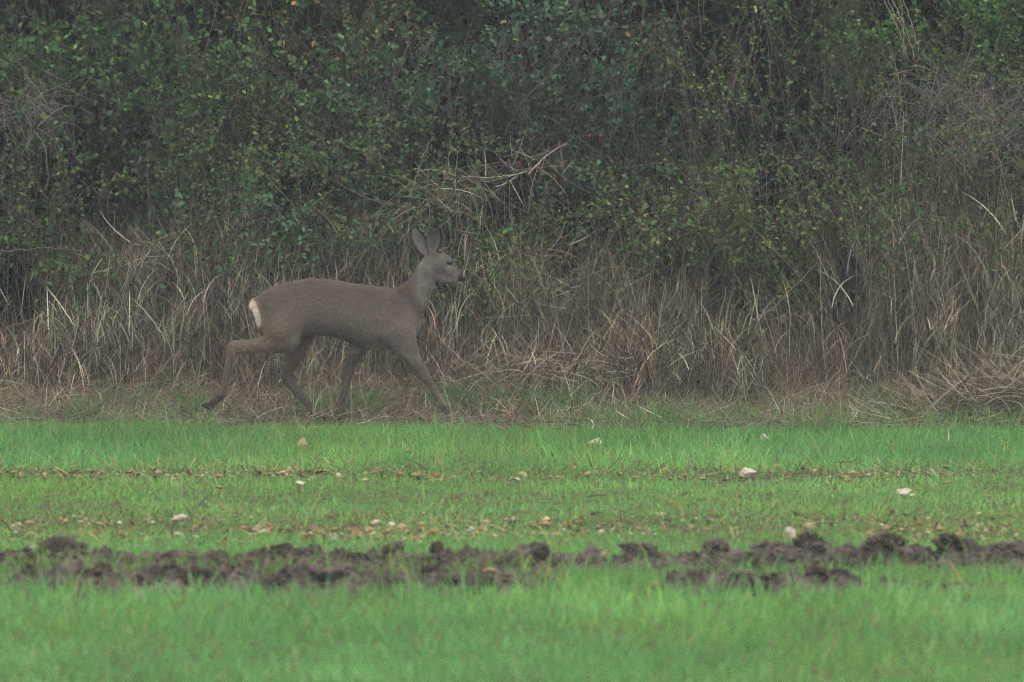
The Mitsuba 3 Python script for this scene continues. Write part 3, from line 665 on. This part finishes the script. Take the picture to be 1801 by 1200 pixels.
for row, count, py0, sd in (('near', 66, 941, 8.5), ('far', 40, 842, 3)):
    spots = np.sort(rng.uniform(8, 1793, count) if row == 'near' else np.concatenate([rng.uniform(620, 1460, 30), rng.uniform(60, 620, count - 30)]))
    if row == 'near':
        spots = np.sort(np.where(rng.random(count) < 0.35, rng.uniform(400, 820, count), spots))
    seen = {}
    for i, px in enumerate(spots):
        c = ('tan', 'ochre', 'white')[rng.choice(3, p=[0.55, 0.3, 0.15])]
        k = seen[c] = seen.get(c, -1) + 1
        stone('row_stone', px, rng.normal(py0, sd), rng.uniform(10, 23) if row == 'near' else rng.uniform(9, 19), c, f'small {c} stone of the {row} row, {ORD[k]} of its colour from the left', 'stone',
              f'small stones of the {row} stone row', seed=1000 + i + (500 if row == 'far' else 0))


# ------------------------------------------------------------------ soil clods
def clod_mesh(seed):
    r = np.random.default_rng(seed)
    s = trimesh.creation.icosphere(4, 1.0)
    q = s.vertices
    torn = 1 - np.abs(2 * meshkit.fbm(q * 2.6 + seed * 1.7, 4, seed + 1) - 1)
    v = q * (0.62 + 0.9 * (meshkit.fbm(q * 1.5 + seed * 3.1, 3, seed) - 0.5) + 0.75 * (torn - 0.55) + 0.35 * (meshkit.fbm(q * 9 + seed, 2, seed + 2) - 0.5))[:, None] * 1.05
    v = v * np.array([1, 0.8, 0.8])
    return (v * 0.5, s.faces)


CLODS = [mikit.ply(clod_mesh(k), 'mat_soil', smooth=35) for k in range(7)]


def clod(px, Y, w, h, label, group=None, seed=0, kind='soil_clod'):
    """w, h: metres."""
    r = np.random.default_rng(seed)
    x = float(PX(px, Y))
    z = float(max(H(x, Y), furrow_z(np.array([x]), np.array([Y]))[0] if 29.55 < Y < 32.6 else -9))
    key = name(kind)
    m = T().translate([x, float(Y), z + 0.12 * h]).rotate([0, 0, 1], float(r.uniform(0, 360))).rotate([1, 0, 0], float(r.normal(0, 14))).scale([w, w, h * 1.1])
    scene[key] = {**CLODS[r.integers(len(CLODS))], 'to_world': m}
    tag(key, label, 'clod', group)


for i, (px, w, h, label) in enumerate((
        (766, 0.07, 0.085, 'pointed clod standing up from the soil ridge near the middle of the field'), (100, 0.16, 0.04, 'broad low clod on the soil ridge near the left edge'), (500, 0.12, 0.05, 'rounded clod on the ridge left of the pointed clod'),
        (940, 0.13, 0.06, 'clod at the right end of the long left ridge'), (1040, 0.09, 0.05, 'lone clod just right of the gap in the soil ridge'), (1112, 0.12, 0.05, 'low clod second to the right of the gap in the ridge'),
        (1352, 0.15, 0.075, 'clod directly left of the tallest clod'), (1422, 0.15, 0.105, 'tallest jagged clod of the ridge in the right half'), (1556, 0.19, 0.075, 'broad clod between the tallest clod and the large right clod'),
        (1680, 0.2, 0.085, 'large humped clod near the right edge'), (1765, 0.13, 0.05, 'low clod next to the right edge'), (1455, 0.12, 0.06, 'clod against the right side of the tallest clod'))):
    clod(px, RIDGE_Y - 0.03, w * 0.9, h * (1.05 if px > 1300 else 0.8), label, seed=300 + i)
rng = np.random.default_rng(16)
spots = np.sort(rng.uniform(0, 1800, 58)); spots = spots[np.interp(PX(spots, RIDGE_Y), crest_x, crest_h) > 0.012]
for i, px in enumerate(spots[:56]):
    Y = RIDGE_Y - abs(rng.normal(0, 0.26 if px < 985 else 0.11))
    sz = rng.uniform(0.045, 0.10)
    clod(px, Y, sz, sz * rng.uniform(0.45, 0.75), f'small crumbly clod on the soil ridge, {ORD[i]} small one from the left', 'small clods on the soil ridge', seed=400 + i, kind='small_clod')
spots = np.sort(np.concatenate([rng.uniform(150, 640, 17), rng.uniform(745, 860, 4), rng.uniform(1175, 1490, 13)]))
for i, px in enumerate(spots):
    sz = rng.uniform(0.04, 0.09)
    clod(px, LOW_Y + rng.normal(0, 0.12), sz, sz * rng.uniform(0.45, 0.7), f'small clod in the lower strip of soil, {ORD[i]} from the left', 'small clods in front of the soil ridge', seed=600 + i, kind='small_clod')
for i, (px, py, w, label) in enumerate(((355, 893, 0.10, 'flat dark clod alone in the grass in the left half'), (565, 836, 0.06, 'dark clod next to the tan stone of the far row'), (18, 832, 0.05, 'dark clod at the left edge by the tan stone'),
        (860, 871, 0.05, 'small dark clod in the middle of the grass between the stone rows'), (1210, 873, 0.06, 'dark clod in the grass between the stone rows in the right half'), (1045, 908, 0.07, 'low dark clod above the near stone row in the middle'),
        (915, 904, 0.06, 'dark clod above the near stone row, left of the low dark clod'), (1700, 932, 0.08, 'dark clod in the near stone row near the right edge'), (1575, 930, 0.06, 'dark clod in the near stone row above the broad clod'),
        (740, 845, 0.07, 'dark clod among the litter of the far stone row'), (330, 842, 0.05, 'dark crumb of soil in the left part of the far stone row'), (1075, 935, 0.06, 'dark soil clod under the ochre stone'))):
    clod(px, YG(py), w, w * 0.4, label, seed=700 + i, kind='field_clod')

def bits(rng, x, y, z, lo, hi, flat):
    """Angular little lumps, eight faces each."""
    n = len(x)
    d = np.array([[1, 0, 0], [0, 1, 0], [-1, 0, 0], [0, -1, 0], [0, 0, 1], [0, 0, -1.0]])
    V = d[None] * rng.uniform(0.55, 1.2, (n, 6, 1)) + rng.normal(0, 0.2, (n, 6, 3))
    a = rng.uniform(0, 6.283, n)
    V = np.stack([V[..., 0] * np.cos(a)[:, None] - V[..., 1] * np.sin(a)[:, None], V[..., 0] * np.sin(a)[:, None] + V[..., 1] * np.cos(a)[:, None], V[..., 2] * flat], -1)
    V = V * (rng.uniform(lo, hi, n) * 0.5)[:, None, None] + np.stack([x, y, z], -1)[:, None]
    F = np.array([[0, 1, 4], [1, 2, 4], [2, 3, 4], [3, 0, 4], [1, 0, 5], [2, 1, 5], [3, 2, 5], [0, 3, 5]])
    return V.reshape(-1, 3), (F[None] + (np.arange(n) * 6)[:, None, None]).reshape(-1, 3), 6


rng = np.random.default_rng(23)
n = 5200
x = rng.uniform(-2.4, 2.4, n); y = np.where(rng.random(n) < 0.6, RIDGE_Y - 0.1 - np.abs(rng.normal(0, 0.28, n)), LOW_Y + rng.normal(0, 0.2, n))
m = rng.random(n) < soil_amount(x, y) + 0.03; x, y = x[m], y[m]
V, F, k = bits(rng, x, y, furrow_z(x, y) + 0.004, 0.012, 0.036, 0.8)
put('soil_crumbs', (V, F), 'mat_soil', kind='stuff', label='loose crumbs of earth on the turned soil', cat='soil')
n = 2600
y = np.where(rng.random(n) < 0.68, rng.normal(34.3, 0.62, n), rng.normal(39.1, 0.3, n)); x = rng.uniform(-1, 1, n) * (0.056 * y + 0.6)
m = rng.random(n) < ss(0.3, 0.62, field_noise(x, y, 1.8, 1.2, 87)); x, y = x[m], y[m]
V, F, k = bits(rng, x, y, H(x, y) + 0.009, 0.010, 0.034, 0.6)
put('gravel', (V, F), 'mat_straw', color=np.repeat(tints(rng, len(x), [(0.38, 0.29, 0.17), (0.30, 0.19, 0.09), (0.46, 0.41, 0.31), (0.085, 0.068, 0.052)], [4, 2, 1.5, 4]), k, 0), kind='stuff',
    label='small stones and crumbs of soil scattered along the stone rows', cat='gravel')

# ------------------------------------------------------------------ stalks and straws lying or standing in the field
for i, (x0, y0, x1, y1, r, mat, label) in enumerate((
        (98, 786, 91, 758, 0.0032, DARK, 'short dark stalk standing at the field edge near the left side'), (846, 845, 856, 810, 0.0035, DARK, 'dark leaning stalk standing in the middle of the far stone row'),
        (630, 848, 622, 832, 0.003, DARK, 'short dark stalk leaning left in the far stone row'), (800, 912, 808, 893, 0.004, DARK, 'brown stalk leaning right above the near stone row'), (1092, 802, 1094, 772, 0.002, PALE, 'thin upright straw right of the pale limestone'),
        (1286, 784, 1266, 752, 0.0022, PALE, 'thin straw leaning left at the field edge in the right half'), (1600, 850, 1575, 822, 0.0026, DARK, 'dark straw leaning left above the large pale stone'), (1468, 826, 1508, 822, 0.003, DARK, 'dark stick lying in the grass at the right end of the far stone row'),
        (1032, 880, 1070, 888, 0.0026, DARK, 'thin dark stick lying left of the middle between the stone rows'), (955, 880, 982, 898, 0.0024, DARK, 'bent dark twig in the grass left of the lying stick'), (1550, 845, 1530, 826, 0.0024, DARK, 'short dark straw right of the lying stick'),
        (930, 790, 905, 806, 0.0024, DARK, 'dark twig lying below the straw mound'), (1430, 930, 1475, 938, 0.0024, DARK, 'thin dark straw right of the tan stone'), (1222, 862, 1216, 842, 0.0022, PALE, 'short pale straw standing in the far stone row'),
        (1752, 800, 1745, 770, 0.0022, DARK, 'thin straw standing near the right edge of the field'), (640, 800, 638, 776, 0.0022, PALE, 'short pale straw below the upright foreleg'), (1665, 822, 1672, 798, 0.003, DARK, 'forked dark weed stalk standing at the right'),
        (985, 1088, 1012, 1096, 0.003, PALE, 'pale straw lying in the foreground grass'))):
    r_ = np.random.default_rng(800 + i)
    Y = YG(max(y0, y1) + 2)
    a, b = P(x0, y0, Y), P(x1, y1, Y - (0.25 if abs(y1 - y0) < 14 else 0))
    if abs(y1 - y0) < 14:
        a[2] = H(a[0], a[1]) + 0.035; b[2] = H(b[0], b[1]) + 0.055
    else:
        a[2] = min(a[2], H(a[0], a[1]))
    c = (a + b) / 2 + r_.normal(0, 0.006, 3)
    V, F, _ = tubes(smooth_path([a, c, b], 8)[None], np.linspace(1, 0.6, 8)[None] * r, 5)
    put(name('field_stalk'), (V, F), mat, smooth=60, label=label, cat='stalk')
rng = np.random.default_rng(17)
n = 5200
y = np.where(rng.random(n) < 0.62, rng.normal(34.3, 0.75, n), rng.normal(39.1, 0.4, n)); y = np.where(rng.random(n) < 0.2, rng.uniform(32.5, 44, n), y)
x = rng.uniform(-1, 1, n) * (0.056 * y + 0.6)
V, F, C = lay(rng, x, y, 0.03, 0.11, 1.3, 0.25, -0.1, 0.4, 0.003, 0.007, [(0.34, 0.26, 0.14), (0.22, 0.15, 0.085), (0.09, 0.07, 0.05)], [3, 3, 3], z=rng.uniform(0.005, 0.03, n))
put('straw_litter', (V, F), 'mat_straw', color=C, kind='stuff', label='scattered bits of straw and stubble between the stones of the field', cat='straw')
n = 1500                                                                      # dead turf turned up with the soil
x = rng.uniform(-2.4, 2.4, n); y = np.where(rng.random(n) < 0.6, rng.normal(30.75, 0.18, n), rng.normal(31.3, 0.25, n))
m = rng.random(n) < ss(0.4, 0.62, field_noise(x, y, 1.7, 1.7, 81)); x, y = x[m], y[m]
V, F, C = lay(rng, x, y, 0.05, 0.16, 1.0, 0.4, 0.0, 0.8, 0.003, 0.005, [(0.27, 0.19, 0.10), (0.17, 0.12, 0.07), (0.11, 0.15, 0.045)], [3, 3, 4], z=furrow_z(x, y) - H(x, y))
put('turned_turf', (V, F), 'mat_straw', color=C, kind='stuff', label='torn turf and dead grass sticking out of the turned soil', cat='turf')
n = 17000                                                                      # grass grown between the two strips of soil
x = rng.uniform(-2.6, 2.6, n); y = np.where(x > PX(985, 31), rng.normal(31.05, 0.24, n), rng.normal(30.85, 0.22, n))
m = rng.random(n) < np.where(x > PX(985, 31), 1.0, 0.2) * ss(0.3, 0.6, field_noise(x, y, 1.5, 1.5, 83)) * (1 - np.where(x > PX(985, 31), 0.8, 0.45) * soil_amount(x, y)); x, y = x[m], y[m]
V, F, C = lay(rng, x, y, 0.06, 0.15, 0.45, 0.3, 0.3, 1.2, 0.0035, 0.006, [(0.13, 0.34, 0.06), (0.20, 0.38, 0.07), (0.34, 0.32, 0.11)], [4, 4, 1], z=furrow_z(x, y) - H(x, y) - 0.01)
put('furrow_grass', (V, F), 'mat_wheat', color=C, kind='stuff', label='longer yellow-green grass between the ridge and the lower strip of soil', cat='grass')


# ------------------------------------------------------------------ the roe deer
DY = 45.0
S = FOC / DY                                                                 # pixels of the photograph per metre at the deer
O = P(600, 745, DY)                                                          # its local origin


def D(px, py, y=0.0):
    return np.array([(px - 600) / S, y, (745 - py) / S])


def smin(a, b, k):
    h = np.clip(0.5 + 0.5 * (b - a) / k, 0, 1)
    return b * (1 - h) + a * h - k * h * (1 - h)


def deer_field(G):
    """Distance-like field of the animal at the grid points G (..., 3)."""
    X, Yv, Z = G[..., 0], G[..., 1], G[..., 2]
    t = np.array([(445, 532, 548, .022), (450, 523, 562, .045), (458, 515, 584, .066), (470, 509, 592, .083), (490, 500, 596, .098), (520, 493, 594, .106), (550, 489, 589, .106), (585, 492, 591, .112), (625, 499, 606, .117),
                  (660, 503, 616, .112), (690, 507, 614, .098), (710, 511, 607, .084), (728, 524, 598, .066), (738, 545, 582, .04), (742, 560, 570, .015)])
    tx = (t[:, 0] - 600) / S; top = (745 - t[:, 1]) / S; bot = (745 - t[:, 2]) / S
    xc = np.clip(X, tx[0], tx[-1])
    a, b, w = (np.interp(xc, tx, q) for q in (top, bot, t[:, 3]))
    c, h = (a + b) / 2, (a - b) / 2
    q = np.sqrt(((Z - c) / h) ** 2 + (Yv / w) ** 2)
    f = (q - 1) * np.minimum(h, w)
    f = np.where(np.abs(X - xc) > 0, np.sqrt(np.maximum(f, 0) ** 2 + (X - xc) ** 2) + np.minimum(f, 0), f)

    def chain(f, pts, k, sy=1.0, kj=0.008):
        g = None
        P_ = [(D(p[0], p[1], p[3]), p[2] / S) for p in pts]
        for (p, r0), (q_, r1) in zip(P_[:-1], P_[1:]):
            d = q_ - p
            px_, py_, pz_ = X - p[0], (Yv - p[1]), Z - p[2]
            u = np.clip((px_ * d[0] + py_ * d[1] + pz_ * d[2]) / (d @ d), 0, 1)
            e = np.sqrt((px_ - u * d[0]) ** 2 + ((py_ - u * d[1]) / sy) ** 2 + (pz_ - u * d[2]) ** 2) - (r0 + (r1 - r0) * u)
            g = e if g is None else smin(g, e, kj)
        return smin(f, g, k)
    f = chain(f, [(716, 537, 31, 0), (727, 522, 28, 0), (742, 500, 21.8, 0), (751, 479, 19.2, 0), (759, 463, 16.5, 0)], 0.03, 0.72, 0.012)          # neck
    f = chain(f, [(764, 463, 19, 0), (779, 464, 17, 0), (790, 473, 14.5, 0), (801, 482.5, 10, 0), (813, 490, 6.2, 0)], 0.012, 0.74, 0.01)          # skull and muzzle
    f = chain(f, [(756, 452, 9, -0.012), (762, 448, 8.5, -0.018)], 0.012, 0.8)
    f = chain(f, [(766, 482, 13, 0), (782, 489, 9, 0), (800, 493, 5.5, 0), (810, 496, 3.5, 0)], 0.012, 0.66, 0.01)                            # lower jaw
    n, fr = -0.075, 0.075                                                     # near side, far side
    f = chain(f, [(488, 545, 34, n * .8), (497, 580, 29, n * 1.05), (508, 597, 20, n * 1.1)], 0.04, 0.8, 0.02)                               # near haunch
    f = chain(f, [(505, 596, 19, n * 1.1), (480, 603, 16.5, n * 1.05), (448, 607, 11.5, n), (420, 609, 10.5, n), (409, 613, 9.5, n)], 0.02, 0.8)       # near shank drawn up behind
    f = chain(f, [(411, 606, 7.5, n), (407, 624, 8, n), (401, 648, 6.2, n), (395, 676, 5.6, n), (389.5, 693, 8.3, n), (382, 702, 5.7, n), (373, 709, 6.2, n)], 0.012, 0.85)
    f = chain(f, [(508, 560, 30, fr * .8), (527, 594, 22, fr), (520, 622, 15, fr), (508, 648, 10, fr), (503, 665, 9.5, fr)], 0.03, 0.8)                 # far hind leg
    f = chain(f, [(500, 660, 7, fr), (508, 673, 8.5, fr), (526, 694, 7, fr), (545, 716, 6.6, fr), (557, 731, 7.8, fr), (562, 739, 6.5, fr)], 0.012, 0.85)
    f = chain(f, [(690, 555, 30, n * .75), (705, 585, 25, n * 1.0), (714, 608, 18, n * 1.05)], 0.045, 0.7, 0.02)                             # near shoulder
    f = chain(f, [(712, 604, 18, n), (728, 632, 13, n), (742, 653, 9.5, n), (750, 664, 8.6, n), (759, 679, 6.2, n), (769, 696, 5.7, n), (776, 711, 7, n), (781, 718, 6, n)], 0.03, 0.8)
    f = chain(f, [(655, 585, 20, fr * .8), (634, 605, 16, fr), (622, 622, 11.5, fr), (614, 650, 9.2, fr), (610, 664, 8.8, fr), (605, 690, 6.4, fr), (599, 716, 6.2, fr), (596, 728, 7.2, fr), (593, 735, 6.2, fr)], 0.025, 0.8)  # far foreleg
    f = chain(f, [(447, 528, 4.5, 0), (443, 536, 3.5, 0)], 0.012, 1.0)        # stub of a tail
    return f


def surface_net(field, lo, hi, step):
    ax = [np.arange(a, b, step) for a, b in zip(lo, hi)]
    G = np.stack(np.meshgrid(*ax, indexing='ij'), -1)
    f = np.concatenate([field(G[i:i + 40]) for i in range(0, len(G), 40)])
    s = f < 0
    nx, ny, nz = f.shape
    corners = [(i, j, k) for i in (0, 1) for j in (0, 1) for k in (0, 1)]
    acc = np.zeros((nx - 1, ny - 1, nz - 1, 3)); cnt = np.zeros((nx - 1, ny - 1, nz - 1))
    view = lambda arr, c: arr[c[0]:nx - 1 + c[0], c[1]:ny - 1 + c[1], c[2]:nz - 1 + c[2]]
    for a in corners:
        for b in corners:
            if sum(b) - sum(a) == 1 and all(q >= p for p, q in zip(a, b)):
                fa, fb = view(f, a), view(f, b)
                cross = (fa < 0) != (fb < 0)
                t = np.where(cross, fa / np.where(cross, fa - fb, 1), 0)
                for ax_ in range(3):
                    acc[..., ax_] += np.where(cross, a[ax_] + t * (b[ax_] - a[ax_]), 0)
                cnt += cross
    on = cnt > 0
    idx = -np.ones(on.shape, int); idx[on] = np.arange(on.sum())
    V = (acc[on] / cnt[on][:, None] + np.argwhere(on)) * step + np.array(lo)
    F = []
    for a in range(3):
        b, c = (a + 1) % 3, (a + 2) % 3
        sl0, sl1 = [slice(1, -1)] * 3, [slice(1, -1)] * 3
        sl0[a], sl1[a] = slice(0, -1), slice(1, None)
        s0, s1 = s[tuple(sl0)], s[tuple(sl1)]
        for flip in (0, 1):
            e = np.argwhere((s0 & ~s1) if not flip else (~s0 & s1))
            e[:, b] += 1; e[:, c] += 1
            q = []
            for db, dc in ((1, 1), (0, 1), (0, 0), (1, 0)):
                o = e.copy(); o[:, b] -= db; o[:, c] -= dc
                q.append(idx[o[:, 0], o[:, 1], o[:, 2]])
            q = np.stack(q, 1)
            F.append(q[:, ::-1] if flip else q)
    F = np.vstack(F)
    return V, np.vstack([F[:, [0, 1, 2]], F[:, [0, 2, 3]]])


V, F = surface_net(deer_field, (-0.70, -0.2, -0.02), (0.62, 0.2, 0.88), 0.0055)
body = trimesh.Trimesh(V, F, process=False)
trimesh.smoothing.filter_taubin(body, iterations=8)
V = np.array(body.vertices)


def coat(V):
    """Colours of the winter coat, by place on the body, with hair shading painted in at the shoulder."""
    px, py = V[:, 0] * S + 600, 745 - V[:, 2] * S
    y = V[:, 1]
    c = np.tile(np.array([0.109, 0.089, 0.074]), (len(V), 1))
    mixc = lambda c, col, w: c * (1 - w[:, None]) + np.array(col) * w[:, None]
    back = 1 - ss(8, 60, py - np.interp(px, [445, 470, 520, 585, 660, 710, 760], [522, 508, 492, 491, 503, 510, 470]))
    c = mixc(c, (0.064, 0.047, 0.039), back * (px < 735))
    c = mixc(c, (0.125, 0.090, 0.062), ss(560, 480, px) * ss(535, 575, py) * 0.6)     # warmer haunch
    c = mixc(c, (0.116, 0.102, 0.089), ss(722, 745, px) * 0.8)                        # greyer neck and head
    c = mixc(c, (0.048, 0.037, 0.032), np.exp(-((px - np.interp(py, [505, 520, 545, 570], [700, 716, 736, 748])) / 9.0) ** 2) * (py > 500) * (py < 562) * 0.7)  # dark stripe before the shoulder: coat pattern with hair shading painted into it
    c = mixc(c, (0.17, 0.15, 0.12), ss(600, 612, py) * (px > 540) * (px < 690) * (np.abs(y) < 0.085) * (py < 622))  # paler belly
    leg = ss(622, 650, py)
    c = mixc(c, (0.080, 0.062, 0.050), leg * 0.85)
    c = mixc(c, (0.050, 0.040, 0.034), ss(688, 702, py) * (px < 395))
    rump = ss(1.15, 0.85, np.sqrt(((px - 450 - (py - 549) * 0.28) / 8.8) ** 2 + ((py - 550) / 24) ** 2))
    rim = ss(1.6, 1.0, np.sqrt(((px - 450 - (py - 549) * 0.28) / 11.5) ** 2 + ((py - 549) / 28) ** 2))
    c = mixc(c, (0.17, 0.10, 0.055), rim * 0.8); c = mixc(c, (0.52, 0.45, 0.355), rump)
    c = mixc(c, (0.014, 0.012, 0.012), ss(13.5, 10.0, np.hypot((px - 818) * 0.95, (py - 490) * 1.25)))   # dark muzzle
    c = mixc(c, (0.46, 0.43, 0.40), ss(6, 4, np.hypot((px - 811) * 0.8, py - 501)))        # white chin
    c = mixc(c, (0.20, 0.185, 0.17), ss(9, 4, np.hypot((px - 797) * 0.7, py - 487)) * 0.35)
    c = mixc(c, (0.22, 0.20, 0.175), (ss(7, 3, np.hypot((px - 795) * 0.6, (py - 451))) + ss(5, 2, np.hypot((px - 791) * 0.6, (py - 469)))) * 0.6)  # light brow
    c = mixc(c, (0.070, 0.055, 0.047), ss(9, 3, np.abs(py - np.interp(px, [768, 780, 792, 803, 815], [440, 443, 450, 469, 484]))) * (px > 768) * (py < 490) * 0.85)   # darker forehead and bridge of the nose
    c = mixc(c, (0.085, 0.066, 0.054), ss(11, 4, np.hypot(px - 765, (py - 447) * 0.9)) * 0.6)
    c = mixc(c, (0.16, 0.14, 0.12), ss(10, 3, np.hypot((px - 770) * 0.8, py - 506)) * 0.6)    # pale throat
    f1 = meshkit.fbm(V * 22, 3, 5); f2 = meshkit.noise(V * np.array([120, 200, 200.0]), 6)
    return np.clip(c * (0.74 + 0.52 * f1 + 0.4 * (f2 - 0.5))[:, None], 0.01, 0.85)


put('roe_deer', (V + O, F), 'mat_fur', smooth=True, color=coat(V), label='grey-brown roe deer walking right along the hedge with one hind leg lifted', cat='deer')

rng = np.random.default_rng(18)                                               # the outer hairs of the coat
pts, fi = trimesh.sample.sample_surface(body, 60000, seed=3)
nr = body.face_normals[fi]
px, py = pts[:, 0] * S + 600, 745 - pts[:, 2] * S
flow = np.where((px > 722)[:, None] & (py < 560)[:, None], [-0.5, 0, -0.7], np.where((py > 612)[:, None], [-0.15, 0, -1.0], [-0.85, 0, -0.4]))
d = flow - nr * np.sum(flow * nr, -1, keepdims=True)
d = unit(unit(d) + 0.28 * nr + rng.normal(0, 0.16, (len(pts), 3)))
hl = rng.uniform(0.008, 0.018, len(pts)) * np.where((px > 760) | (py > 625), 0.45, 1.0)
ok = ~((px > 806) | (np.hypot(px - 792, py - 461) < 7))
pts, nr, d, hl = pts[ok], nr[ok], d[ok], hl[ok]
pa = np.stack([pts - nr * 0.001, pts + d * hl[:, None] * 0.5, pts + d * hl[:, None] - np.array([0, 0, 0.12]) * hl[:, None]], 1)
Vh, Fh, k = ribbons(pa + O, np.tile([0.0021, 0.0016, 0], (len(pts), 1)), unit(np.cross(d, nr)))
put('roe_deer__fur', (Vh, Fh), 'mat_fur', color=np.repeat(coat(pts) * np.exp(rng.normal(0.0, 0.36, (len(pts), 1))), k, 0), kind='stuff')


def ear(base, tip, width, facing, key, seed):
    """A cupped ear with a thickness, dark outside and rim, pale hair inside."""
    ax = tip - base; L = np.linalg.norm(ax); ax = ax / L
    fc = unit(facing - ax * (facing @ ax)); sd = np.cross(ax, fc)
    nu, nv = 22, 15
    u, v = np.meshgrid(np.linspace(0, 1, nu), np.linspace(-1, 1, nv), indexing='ij')
    w = width * 0.5 * np.interp(u, [0, .12, .3, .5, .7, .85, .95, 1], [.42, .62, .9, 1.0, .86, .55, .26, .03])
    cup = -np.cos(v * np.pi / 2) * w * np.interp(u, [0, .2, .6, 1], [1.1, 1.0, .75, .3])
    inner = base + ax * (u * L)[..., None] + sd * (v * w)[..., None] + fc * (cup + 0.25 * w * np.abs(v) ** 3)[..., None]
    outer = inner - fc * (0.004 * (1 - 0.7 * np.abs(v)))[..., None] - ax * 0.001
    col_in = np.where((np.abs(v) > 0.8)[..., None] | (u > 0.93)[..., None], [0.026, 0.022, 0.021], [0.135, 0.126, 0.118]) * (0.75 + 0.5 * meshkit.noise(np.stack([u * 9, v * 5, u * 0 + seed], -1), 2))[..., None]
    col_out = np.tile([0.05, 0.042, 0.037], (nu, nv, 1)) * (0.85 + 0.3 * u[..., None])
    nn = nu * nv
    i, j = np.meshgrid(np.arange(nu - 1), np.arange(nv - 1), indexing='ij')
    a = (i * nv + j).ravel(); q = np.stack([a, a + 1, a + nv + 1, a + nv], 1)
    rim = np.concatenate([np.arange(nu) * nv, (nu - 1) * nv + np.arange(nv), (np.arange(nu) * nv + nv - 1)[::-1]])
    rq = np.stack([rim[:-1], rim[1:], rim[1:] + nn, rim[:-1] + nn], 1)
    Q = np.vstack([q, q[:, ::-1] + nn, rq])
    put(key, (np.vstack([inner.reshape(-1, 3), outer.reshape(-1, 3)]) + O, Q), 'mat_fur', color=np.vstack([col_in.reshape(-1, 3), col_out.reshape(-1, 3)]), smooth=True)


ear(D(760, 446, -0.030), D(766, 396, -0.052), 0.086, np.array([0.25, -1.0, 0.1]), 'roe_deer__ear', 1)
ear(D(750, 447, 0.022), D(726, 399, 0.050), 0.070, np.array([0.25, -0.9, 0.1]), 'roe_deer__ear_001', 2)
for k, sgn in enumerate((-1, 1)):
    m = trimesh.creation.icosphere(3, 0.0135); m.apply_scale([1.1, 0.62, 0.95])
    m.apply_translation(D(792, 461, sgn * 0.0345) + O)
    put('roe_deer__eye' + ('' if k == 0 else '_001'), m, 'mat_eye', smooth=True)
nose = trimesh.creation.icosphere(3, 1.0)
nose.apply_scale([0.0105, 0.014, 0.0135]); nose.apply_transform(trimesh.transformations.rotation_matrix(0.6, [0, 1, 0])); nose.apply_translation(D(815.5, 488.5) + O)
put('roe_deer__nose', nose, 'mat_nose', smooth=True)


def hoof(key, pix, y, direction):
    """Two pointed toes side by side."""
    out = []
    dx, dz = direction
    for s in (-1, 1):
        h = trimesh.convex.convex_hull(np.array([[-0.012, -0.0075, 0.018], [-0.012, 0.0075, 0.018], [0.008, -0.007, 0.02], [0.008, 0.007, 0.02], [-0.014, -0.008, -0.012], [-0.014, 0.008, -0.012], [0.018, -0.0065, -0.013], [0.018, 0.0065, -0.013], [0.034, -0.001, -0.013], [0.034, 0.001, -0.012]]))
        h = h.subdivide(); h.apply_translation([0, s * 0.0085, 0])
        out.append(h)
    m = trimesh.util.concatenate(out)
    m.apply_scale(1.18)
    m.apply_transform(trimesh.transformations.rotation_matrix(-math.atan2(dz, dx), [0, 1, 0]))
    m.apply_translation(D(pix[0], pix[1], y) + O)
    put(key, m, 'mat_hoof', smooth=40)


hoof('roe_deer__hoof', (369, 712), -0.075, (-1.0, -0.35))
hoof('roe_deer__hoof_001', (565, 741), 0.075, (1.0, -0.25))
hoof('roe_deer__hoof_002', (784, 721), -0.075, (1.0, -0.35))
hoof('roe_deer__hoof_003', (592, 740), 0.075, (0.9, -0.15))

# ------------------------------------------------------------------ the mist over the field
scene['haze'] = {'type': 'cube', 'to_world': T().translate([0, 60, 1.75]).scale([700, 700, 2.85]), 'bsdf': {'type': 'null'}, 'interior': {'type': 'ref', 'id': 'mist'}}
tag('haze', 'thin autumn mist hanging over the field and the hedge', 'haze', kind='stuff')
